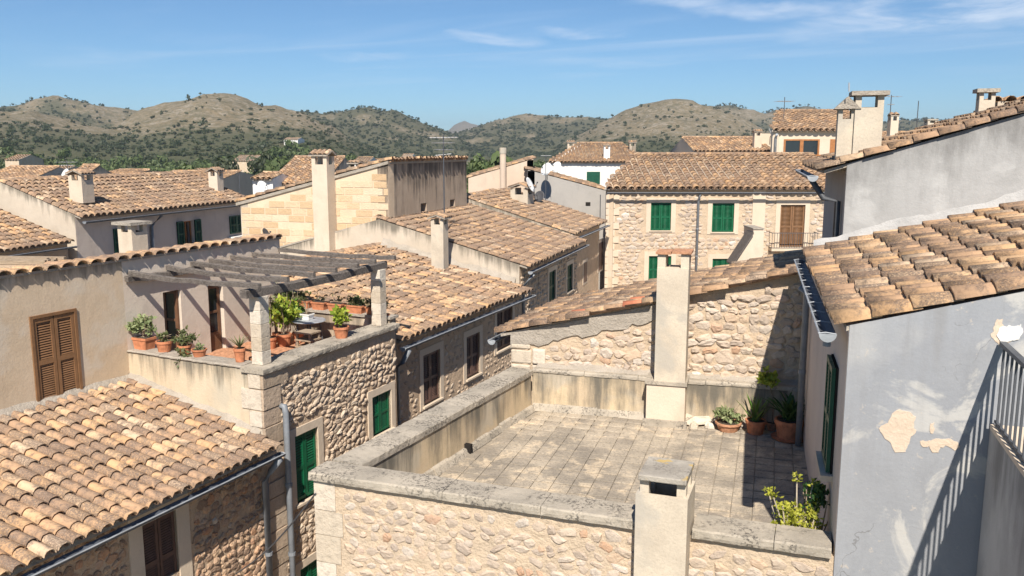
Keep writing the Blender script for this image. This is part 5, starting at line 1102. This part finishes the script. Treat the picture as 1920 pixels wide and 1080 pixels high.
# plank stack and stone heap on the roof edge, far left
p = atY(45, 490, 21.5); tk = thing('plank_stack', 'stack of old boards lying behind the wavy tile coping', 'boards', (p.x, p.y, p.z - .1)); rr = random.Random(4)
for i in range(7):
    f_ = Fr((p.x, p.y), (.97, -.05 + rr.uniform(-.05, .05))); q = MB(); q.box(f_, -1.1 + rr.uniform(-.2, .2), .75 + rr.uniform(-.2, .2), -.5 + i * .14, -.38 + i * .14, p.z - .02 - i * .0, p.z + .05 + rr.uniform(0, .05)); part('plank', q, M['plank'], tk)
q = MB(); q.box(Fr((p.x, p.y), (1, 0)), -1.2, .9, -.6, .6, 0, p.z - .03); part('plinth', q, M['mortar_brown'], tk)
# ------------------------------------------------------------------ plants, pots and small things
def foliage(c, rad, n, size, seed, up=.3, holl=.35):
    r = np.random.default_rng(seed); V = []; c = np.array(c); rad = np.array(rad); k = 9
    cs = r.normal(size=(k, 3)); cs /= np.linalg.norm(cs, axis=1)[:, None]; cs *= r.uniform(.3, .72, (k, 1))
    for i in range(n):
        d = r.normal(size=3); d /= np.linalg.norm(d); p = c + (cs[r.integers(k)] + d * r.uniform(.12, .38)) * rad
        u = r.normal(size=3) + np.array([0, 0, up]); u /= np.linalg.norm(u); t = np.cross(u, r.normal(size=3)); t /= np.linalg.norm(t); s = size * r.uniform(.6, 1.3)
        V += [p, p + u * s * .5 + t * s * .28, p + u * s, p + u * s * .5 - t * s * .28]
    return mesh_np('foliage', np.array(V), np.arange(4 * n).reshape(n, 4), None)
def blade(c, az, ln, wd, lift, droop, mat, parent, name='leaf'):
    d = Vector((math.cos(az), math.sin(az), 0)); s = Vector((-d.y, d.x, 0)); vs = []; n = 6; c = Vector(c)
    for i in range(n + 1):
        t = i / n; p = c + d * (ln * math.cos(lift) * t) + Vector((0, 0, ln * (math.sin(lift) * t - droop * t * t))); w_ = wd * (1 - t) ** .7 * (.6 + 1.2 * t if t < .4 else 1.08) / 2 + .001
        vs += [p - s * w_ + Vector((0, 0, w_ * .4)), p - Vector((0, 0, .002)), p + s * w_ + Vector((0, 0, w_ * .4))]
    q = MB(); q.add(vs, [(i * 3 + k, i * 3 + k + 1, i * 3 + 4 + k, i * 3 + 3 + k) for i in range(n) for k in range(2)]); return part(name, q, M[mat], parent)
def pot(t, p, r, h, square=False, mat='terracotta', A=None, ratio=.75):
    b = MB()
    if square:
        f = Fr((p[0], p[1]), A); a, d = square
        for k, (x0, x1) in enumerate(((.84, 1),)):
            b.hexa([f.pt(x * a * .86, y * d * .86, p[2]) for x, y in ((-1, -1), (1, -1), (1, 1), (-1, 1))] + [f.pt(x * a, y * d, p[2] + h * .82) for x, y in ((-1, -1), (1, -1), (1, 1), (-1, 1))])
        o = part('pot', b, M[mat], t); b = MB(); b.box(f, -a - .012, a + .012, -d - .012, d + .012, p[2] + h * .82, p[2] + h); part('pot_rim', b, M[mat], o)
        b = MB(); b.box(f, -a + .015, a - .015, -d + .015, d - .015, p[2] + h - .01, p[2] + h + .006); part('soil', b, M['soil'], t)
    else:
        b.lathe(p, [(0, 0), (r * ratio, 0), (r * .96, h * .8), (r * .96, h * .82)], 18); o = part('pot', b, M[mat], t, smooth=False)
        b = MB(); b.lathe(p, [(r * .95, h * .78), (r * 1.05, h * .79), (r * 1.05, h), (r * .9, h), (r * .88, h * .9)], 18); part('pot_rim', b, M[mat], o)
        b = MB(); b.lathe(p, [(r * .9, h * .92), (0, h * .95)], 18); part('soil', b, M['soil'], t)
    return o
def stems(t, base_, tips, r0=.012, seed=1, mat='stem'):
    rr = random.Random(seed); q = MB()
    for tip in tips:
        a = Vector(base_) + Vector((rr.uniform(-.03, .03), rr.uniform(-.03, .03), 0)); m = a.lerp(Vector(tip), .5) + Vector((rr.uniform(-.04, .04), rr.uniform(-.04, .04), .03)); q.tube([a, m, Vector(tip)], r0, 6, r1=r0 * .5)
    return part('stem', q, M[mat], t)
def potted(label, p, r, h, fol, mat, n, size, seed, square=False, A=None, potmat='terracotta', group=None, hang=None):
    t = thing('potted_plant', label, 'potted plant', tuple(p), group); pot(t, p, r, h, square, potmat, A)
    c = Vector(p) + Vector((0, 0, h)); rx, rz, lift = fol; rad = (rx, rx, rz) if not isinstance(rx, tuple) else (*rx, rz)
    rr = random.Random(seed); stems(t, c, [c + Vector((rr.uniform(-.7, .7) * rad[0], rr.uniform(-.7, .7) * rad[1], rz * (lift + rr.uniform(.0, .9)))) for _ in range(7)], .009, seed)
    me = foliage(c + Vector((0, 0, rz * lift)), rad, n, size, seed); me.materials.append(M[mat]); part('foliage', me, None, t)
    if hang: me = foliage(c + Vector(hang[0]), hang[1], n // 2, size, seed + 1, -.5); me.materials.append(M[hang[2] if len(hang) > 2 else mat]); part('hanging_foliage', me, None, t)
    return t
# front parapet of the pergola terrace (top at z of the parapet)
zt1 = Zr(-3.64)
def onF(px, d=-.2): fr = frFf.off(0, d); s = fr.sz(px, 650)[0]; return fr.pt(s, 0, zt1)
potted('square terracotta planter with a bushy green jade shrub on the plaster parapet', onF(271), .1, .22, ((.26, .2), .26, .75), 'plant_sage', 330, .10, 1, (.165, .12), e2F)
potted('round terracotta pot with low grey green plant beside the square planter', onF(308), .14, .2, (.15, .10, .5), 'plant_dull', 130, .07, 2)
potted('sprawling plant spilling over the plaster parapet from a clay pot', onF(346), .12, .17, ((.26, .18), .2, .6), 'plant_dull', 300, .07, 3, hang=((.0, -.15, -.2), (.2, .1, .22), 'plant_dull'))
potted('shallow clay bowl of small succulents at the end of the parapet row', onF(373), .13, .13, (.1, .07, .4), 'plant_sage', 90, .06, 4)
t = thing('potted_plant', 'tall terracotta pot with spiky dry aloe against the front stone pillar', 'potted plant', tuple(onF(449))); p = onF(449); pot(t, p, .10, .24)
for i in range(14): blade(p + Vector((0, 0, .24)), i * 2.4, .30, .035, 1.0 - .04 * (i % 5), .15, 'plant_dry' if i % 2 else 'plant_dull', t)
t = thing('potted_plant', 'small dark clay pot with dry stalks left of the tall aloe pot', 'potted plant', tuple(onF(432, -.5))); p = frFf.pt(frFf.sz(436, 655)[0], -.55, Zr(-4.135)); pot(t, p, .11, .5, mat='terracotta_old')
for i in range(10): blade(p + Vector((0, 0, .5)), i * 1.9, .26, .03, .95, .2, 'plant_dry', t)
# floor pots behind the front pillar
def onFloor(px, py): return atZ(px, py, Zr(-4.133))
potted('terracotta pot with tall upright yellow green shrub on the terrace floor', onFloor(533, 648), .16, .26, (.40, .48, 1.15), 'plant_lime', 620, .12, 5)
potted('dark clay pot with reddish leggy plant behind the front stone pillar', onFloor(506, 653), .15, .24, (.2, .5, 1.1), 'plant_dry', 130, .09, 6)
potted('green leafy bush in a pot at the foot of the rear terrace wall', onFloor(560, 640), .13, .2, (.27, .42, 1.3), 'plant_green', 260, .12, 7)
potted('slim pot with tall dark spindly plant against the terrace wall', onFloor(520, 640), .1, .2, (.13, .62, 1.05), 'plant_dull', 120, .08, 12)
# street parapet pot
ps = frF.pt(frF.off(0, -.17).sz(640, 622)[0], -.17, zc + .004)
potted('terracotta pot with bright green leafy plant standing alone on the street parapet', ps, .15, .22, (.17, .24, .85), 'plant_lime', 260, .12, 8)
ps = frF.pt(frF.off(0, -.30).sz(723, 595)[0], -.30, zc + .004); t = thing('flower_pot', 'small bare terracotta pot at the foot of the rear stone pillar', 'pot', tuple(ps)); pot(t, ps, .095, .15)
# long planters along the rear terrace parapet
zpl = Zr(-3.51); labs = ['first planter box from the tall wall, low grey green plants on the rear parapet', 'second planter box from the tall wall with a wide mat of leaves', 'third planter box from the tall wall, nearly bare soil showing', 'fourth planter box from the tall wall, short and bare', 'long planter box near the rear pillar with dark trailing leaves', 'last planter box before the rear pillar, spilling dry creeper']
for i, (s0, s1) in enumerate(((.06, .44), (.50, .92), (.98, 1.36), (1.42, 1.82), (1.9, 2.36), (2.42, 2.84))):
    c = frFb.pt((s0 + s1) / 2, -.11, zpl); t = thing('planter_box', labs[i], 'planter', tuple(c), 'terracotta planter boxes on the rear terrace parapet'); pot(t, c, .1, .17, ((s1 - s0) / 2 - .02, .10), 'terracotta', e2F)
    n = (200, 230, 30, 26, 230, 260)[i]; me = foliage(c + Vector((0, 0, .24)), ((s1 - s0) * .62, .16, .15), n, .08, 30 + i); me.materials.append(M[('plant_dull', 'plant_dull', 'plant_dry', 'plant_dry', 'plant_dull', 'plant_dry')[i]]); part('foliage', me, None, t)
    if i == 5: me = foliage(c + Vector((.12, -.05, .2)), (.22, .15, .34), 200, .07, 44); me.materials.append(M['plant_dry']); part('creeper', me, None, t)
# table with white planter and rabbit-hutch like stand
zfl = Zr(-4.135); ft_ = Fr(tuple(frF.pt(3.5, -1.75, 0).xy), e2F); t = thing('garden_table', 'round pale garden table standing on the plant terrace', 'table', tuple(ft_.pt(0, 0, zfl)))
q = MB(); q.lathe(ft_.pt(0, 0, zfl + .50), [(0, 0), (.34, 0), (.36, .02), (.34, .04), (0, .04)], 24); part('table_top', q, M['zinc'], t)
for x, y in ((-.2, -.2), (.2, -.2), (.2, .2), (-.2, .2)): q = MB(); q.tube([ft_.pt(x, y, zfl), ft_.pt(x * .8, y * .8, zfl + .5)], .02, 6); part('leg', q, M['iron'], t)
c = ft_.pt(-.05, .0, zfl + .545); t = thing('potted_plant', 'small white tub with bare dry twigs on the round table', 'potted plant', tuple(c)); pot(t, c, .1, .12, (.12, .09), 'white', e2F); stems(t, c + Vector((0, 0, .12)), [c + Vector((random.uniform(-.12, .12), random.uniform(-.08, .08), random.uniform(.3, .48))) for _ in range(9)], .006, 3)
fs2 = Fr(tuple(frF.pt(2.95, -1.35, 0).xy), e2F); t = thing('stand', 'small wooden crate stand beside the round table', 'stand', tuple(fs2.pt(0, 0, zfl)))
for x in (-.16, .16):
    for d in (-.14, .14): q = MB(); q.box(fs2, x - .02, x + .02, d - .02, d + .02, zfl, zfl + .4); part('leg', q, M['plank'], t)
for z in (.1, .25, .40): q = MB(); q.box(fs2, -.2, .2, -.18, .18, zfl + z, zfl + z + .03); part('shelf', q, M['plank'], t)
# terrace of the near house: potted plants by the rear parapet
def onA(px, py): return atZ(px, py, zf + .002)
p = onA(1365, 806); t = potted('broken clay bowl of pale jade succulents by the rear parapet', p, .22, .15, ((.32, .2), .22, .7), 'plant_sage', 300, .09, 51, potmat='terracotta_old')
p = onA(1416, 812); t = thing('potted_plant', 'clay pot with upright aloe leaves, next to the jade bowl', 'potted plant', tuple(p)); pot(t, p, .17, .24)
for i in range(26): blade(p + Vector((math.cos(i) * .06, math.sin(i) * .06, .22)), i * 2.399, .58 * (1 - .008 * i), .062, 1.2 - .03 * (i % 12), .12, 'plant_green' if i % 3 else 'plant_dull', t)
p = onA(1479, 822); t = thing('potted_plant', 'large terracotta pot with a dark arching strap leaved plant in the corner shade', 'potted plant', tuple(p)); pot(t, p, .24, .34, ratio=.8)
for i in range(34): blade(p + Vector((math.cos(i) * .09, math.sin(i) * .09, .33)), i * 2.399, .74 * (1 - .006 * i), .09, 1.25 - .035 * (i % 16), .32, 'plant_deep', t)
q = MB(); q.lathe(p, [(0, .0), (.27, 0), (.30, .035), (.27, .03), (0, .03)], 20); part('saucer', q, M['terracotta'], t)
p = onA(1447, 806); t = thing('potted_plant', 'tall thin bare stemmed plant with a leafy top leaning on the parapet', 'potted plant', tuple(p)); pot(t, p, .10, .14, mat='terracotta_old')
tip = atY(1441, 712, p.y); q = MB(); q.tube([p + Vector((0, 0, .12)), p.lerp(tip, .5) + Vector((.05, 0, .05)), tip], .013, 6, r1=.008); q.tube([p + Vector((0, 0, .12)), p + Vector((.22, -.1, .5)), p + Vector((.12, -.1, .72))], .010, 6); part('stem', q, M['stem'], t)
me = foliage(tip, (.2, .2, .17), 170, .11, 71, .6); me.materials.append(M['plant_lime']); part('foliage', me, None, t)
# the shrub in the near corner
p = frA.pt(frA.sz(1494, 1000)[0], -.66, zf); t = thing('shrub', 'sunlit yellow green branching shrub in the near terrace corner', 'shrub', tuple(p)); rr = random.Random(9); tips = []
q = MB()
for i in range(11):
    a = i * .571 + rr.uniform(-.2, .2); L_ = rr.uniform(.8, 1.3); d = Vector((math.cos(a) * .27 - .05, math.sin(a) * .24, 1.0)).normalized(); m_ = p + d * L_ * .55 + Vector((rr.uniform(-.05, .05), rr.uniform(-.05, .05), 0)); tip = p + d * L_; q.tube([p, m_, tip], .016, 6, r1=.007); tips.append(tip)
    for k in range(3): t2 = m_ + Vector((rr.uniform(-.14, .14), rr.uniform(-.14, .14), rr.uniform(.12, .28))); q.tube([m_, m_.lerp(t2, .5), t2], .009, 5, r1=.005); tips.append(t2)
part('stem', q, plain('pale_stem', (.42, .36, .28), .9), t)
for k, tip in enumerate(tips): me = foliage(tip, (.085, .085, .06), 26, .056, 80 + k, .5); me.materials.append(M['plant_yellow']); part('leaf_cluster', me, None, t)
p2 = frA.pt(frA.sz(1530, 1005)[0] + .0, -.80, zf); t = thing('shrub', 'dark shaded bush against the lilac side wall behind the yellow shrub', 'shrub', tuple(p2)); stems(t, p2, [p2 + Vector((rr.uniform(-.2, .2), rr.uniform(-.2, .2), rr.uniform(.7, 1.1))) for _ in range(8)], .013, 5)
me = foliage(p2 + Vector((-.03, .05, .98)), (.24, .24, .26), 330, .075, 99, .3); me.materials.append(M['plant_deep']); part('foliage', me, None, t)
# loose stones by the tall chimney, one thing each
rr = random.Random(12); LBL = ['large pale loose stone at the foot of the tall chimney', 'long flat stone lying across the loose stones by the chimney', 'small round stone in front of the flat stone', 'upper leaning stone on the little heap by the chimney', 'little stone nearest the jade bowl']
for i, (x, y, dz, sx_, sy_, sz_) in enumerate(((1300, 789, .0, .16, .12, .12), (1313, 797, .04, .24, .09, .05), (1300, 803, .0, .07, .06, .05), (1308, 786, .12, .17, .11, .07), (1330, 802, .0, .08, .06, .05))):
    me = bpy.data.meshes.new('loose_stone'); v, f = STONES[i]; tv = [(a * sx_, c * sy_, bb * sz_) for a, bb, c in v]; tv = [(a, bb, c) for a, c, bb in [(x_[0], x_[2], x_[1]) for x_ in tv]]
    me.from_pydata([(x_[0] * sx_ * 1.3, x_[2] * sy_ * 1.3, max(0, x_[1]) * sz_ * 1.9) for x_ in v], [], [tuple(dict.fromkeys(q_)) for q_ in f]); me.materials.append(M['quoin']); o = bpy.data.objects.new('loose_stone', me); COL.objects.link(o); o.location = onA(x, y) + Vector((0, 0, dz)); o.rotation_euler.z = rr.uniform(-.5, .5)
    o['label'] = LBL[i]; o['category'] = 'stone'
# ------------------------------------------------------------------ antennas and dishes
def yagi(parent, c, ax, ln, n, el_, mat='alu'):
    q = MB(); c = Vector(c); ax = Vector(ax).normalized(); sd = Vector((-ax.y, ax.x, 0)).normalized(); q.tube([c - ax * ln / 2, c + ax * ln / 2], .012, 5)
    for i in range(n): p = c + ax * (ln * (i / (n - 1) - .5)); q.tube([p - sd * el_ / 2, p + sd * el_ / 2], .008, 4)
    return part('yagi', q, M[mat], parent)
def mast(label, px, py0, py1, Y, extras=(), r=.022):
    p0, p1 = atY(px, py0, Y), atY(px, py1, Y); p1.x = p0.x; t = thing('antenna', label, 'antenna', tuple(p0)); q = MB(); q.tube([p0 - Vector((0, 0, .3)), p1], r, 8); part('mast', q, M['iron'], t)
    for (py, ax, ln, n, el_) in extras: z = atY(px, py, Y).z; yagi(t, Vector((p0.x, p0.y, z)), ax, ln, n, el_)
    return t
mast('tall antenna mast with several bar aerials against the stained stucco wall', 833, 398, 253, 27.6, ((258, (1, .2, .02), .9, 9, .35), (268, (1, -.3, 0), .6, 6, .5), (281, (.8, .5, 0), .5, 5, .4), (290, (1, 0, .1), .5, 4, .5)))
mast('thin mast with a small aerial above the grey gable, by the dishes', 1023, 392, 290, 42, ((292, (1, .1, 0), .5, 4, .3),))
mast('comb shaped aerial above the brown framed window house', 1470, 212, 182, 49.5, ((190, (1, .1, 0), .9, 8, .9),))
mast('slim mast with forked aerial right of the twin chimneys', 1669, 215, 178, 41, ((181, (1, .1, 0), .8, 5, .5), (196, (.3, 1, 0), .4, 3, .3)))
mast('plain vertical whip aerial on the right skyline', 1718, 248, 189, 42, ())
mast('aerial with square comb head behind the left chimney of the lilac house', 129, 345, 300, 45, ((304, (1, .1, 0), .8, 7, .7), (310, (.9, .2, 0), .6, 6, .6)))
mast('lone pole aerial at the far left edge', 3, 380, 305, 38, ())
mast('short pole with fork between the lilac roof and the golden gable', 451, 372, 325, 44, ())
mast('aerial pole in front of the grey gable near its right end', 1125, 412, 365, 42.5, ())
def dish(label, px, py, Y, r, az, el_=.45, mat='dish', stand=.5):
    c = atY(px, py, Y); t = thing('satellite_dish', label, 'satellite dish', tuple(c - Vector((0, 0, stand)))); d = Vector((math.sin(az) * math.cos(el_), -math.cos(az) * math.cos(el_), math.sin(el_))); a = d.cross(Vector((0, 0, 1))).normalized(); bb = a.cross(d); vs = []; n = 20
    for k, (rr_, dd) in enumerate(((.02, -.16), (.4, -.13), (.75, -.07), (1, 0), (1, -.02), (.75, -.09), (.4, -.15), (.02, -.18))):
        vs += [c + d * (dd * r) + a * (rr_ * r * math.cos(2 * math.pi * i / n)) + bb * (rr_ * r * 1.08 * math.sin(2 * math.pi * i / n)) for i in range(n)]
    q = MB(); q.add(vs, [(k * n + i, k * n + (i + 1) % n, (k + 1) * n + (i + 1) % n, (k + 1) * n + i) for k in range(7) for i in range(n)]); part('reflector', q, M[mat], t, smooth=True)
    q = MB(); q.tube([c - bb * r * .95 - d * .05, c - bb * r * .2 + d * r * .9], .012, 5); q.tube([c - bb * r * .2 + d * r * .88, c - bb * r * .12 + d * r * 1.05], .03, 6); part('feed_arm', q, M['iron'], t)
    q = MB(); q.tube([c - d * .2 * r, c - d * .3 * r - Vector((0, 0, .1)), c - d * .3 * r - Vector((0, 0, stand))], .022, 6); part('pole', q, M['iron'], t)
dish('white satellite dish on the hut left of the orange roof', 493, 350, 43, .30, .9)
dish('white dish behind the chimney of the lilac house', 121, 327, 44, .30, -.6)
dish('white dish at the left of the pair by the thin mast', 1024, 317, 43, .32, -.7)
dish('white dish at the right of the pair by the white house', 1043, 313, 50, .32, -.7)
dish('white dish facing right on the roof top chimney block', 995, 346, 38, .33, 1.2)
dish('dark grey dish on the big roof, right of the chimney block', 1011, 368, 39.5, .26, -.5, mat='dish_dark')
dish('large white dish seen edge on beside the brown framed window', 1448, 253, 50, .42, 1.25)
dish('small dark dish on the golden gable corner above the boards', 499, 437, 26.5, .16, 1.3, mat='dish_dark', stand=.25)

# black cable slung across the lane between the two stone walls
a_ = frG.pt(frG.sz(440, 1075)[0], .03, frG.sz(440, 1075)[1]); b_ = frA.pt(.02, .03, frA.sz(600, 925)[1]); pts = [a_.lerp(b_, k / 12) - Vector((0, 0, .12 * math.sin(math.pi * k / 12))) for k in range(13)]
q = MB(); q.tube(pts, .012, 6); me = q.mesh('cable', M['iron']); o = bpy.data.objects.new('cable', me); COL.objects.link(o); o['label'] = 'black cable sagging across the lane below the left gutter'; o['category'] = 'cable'
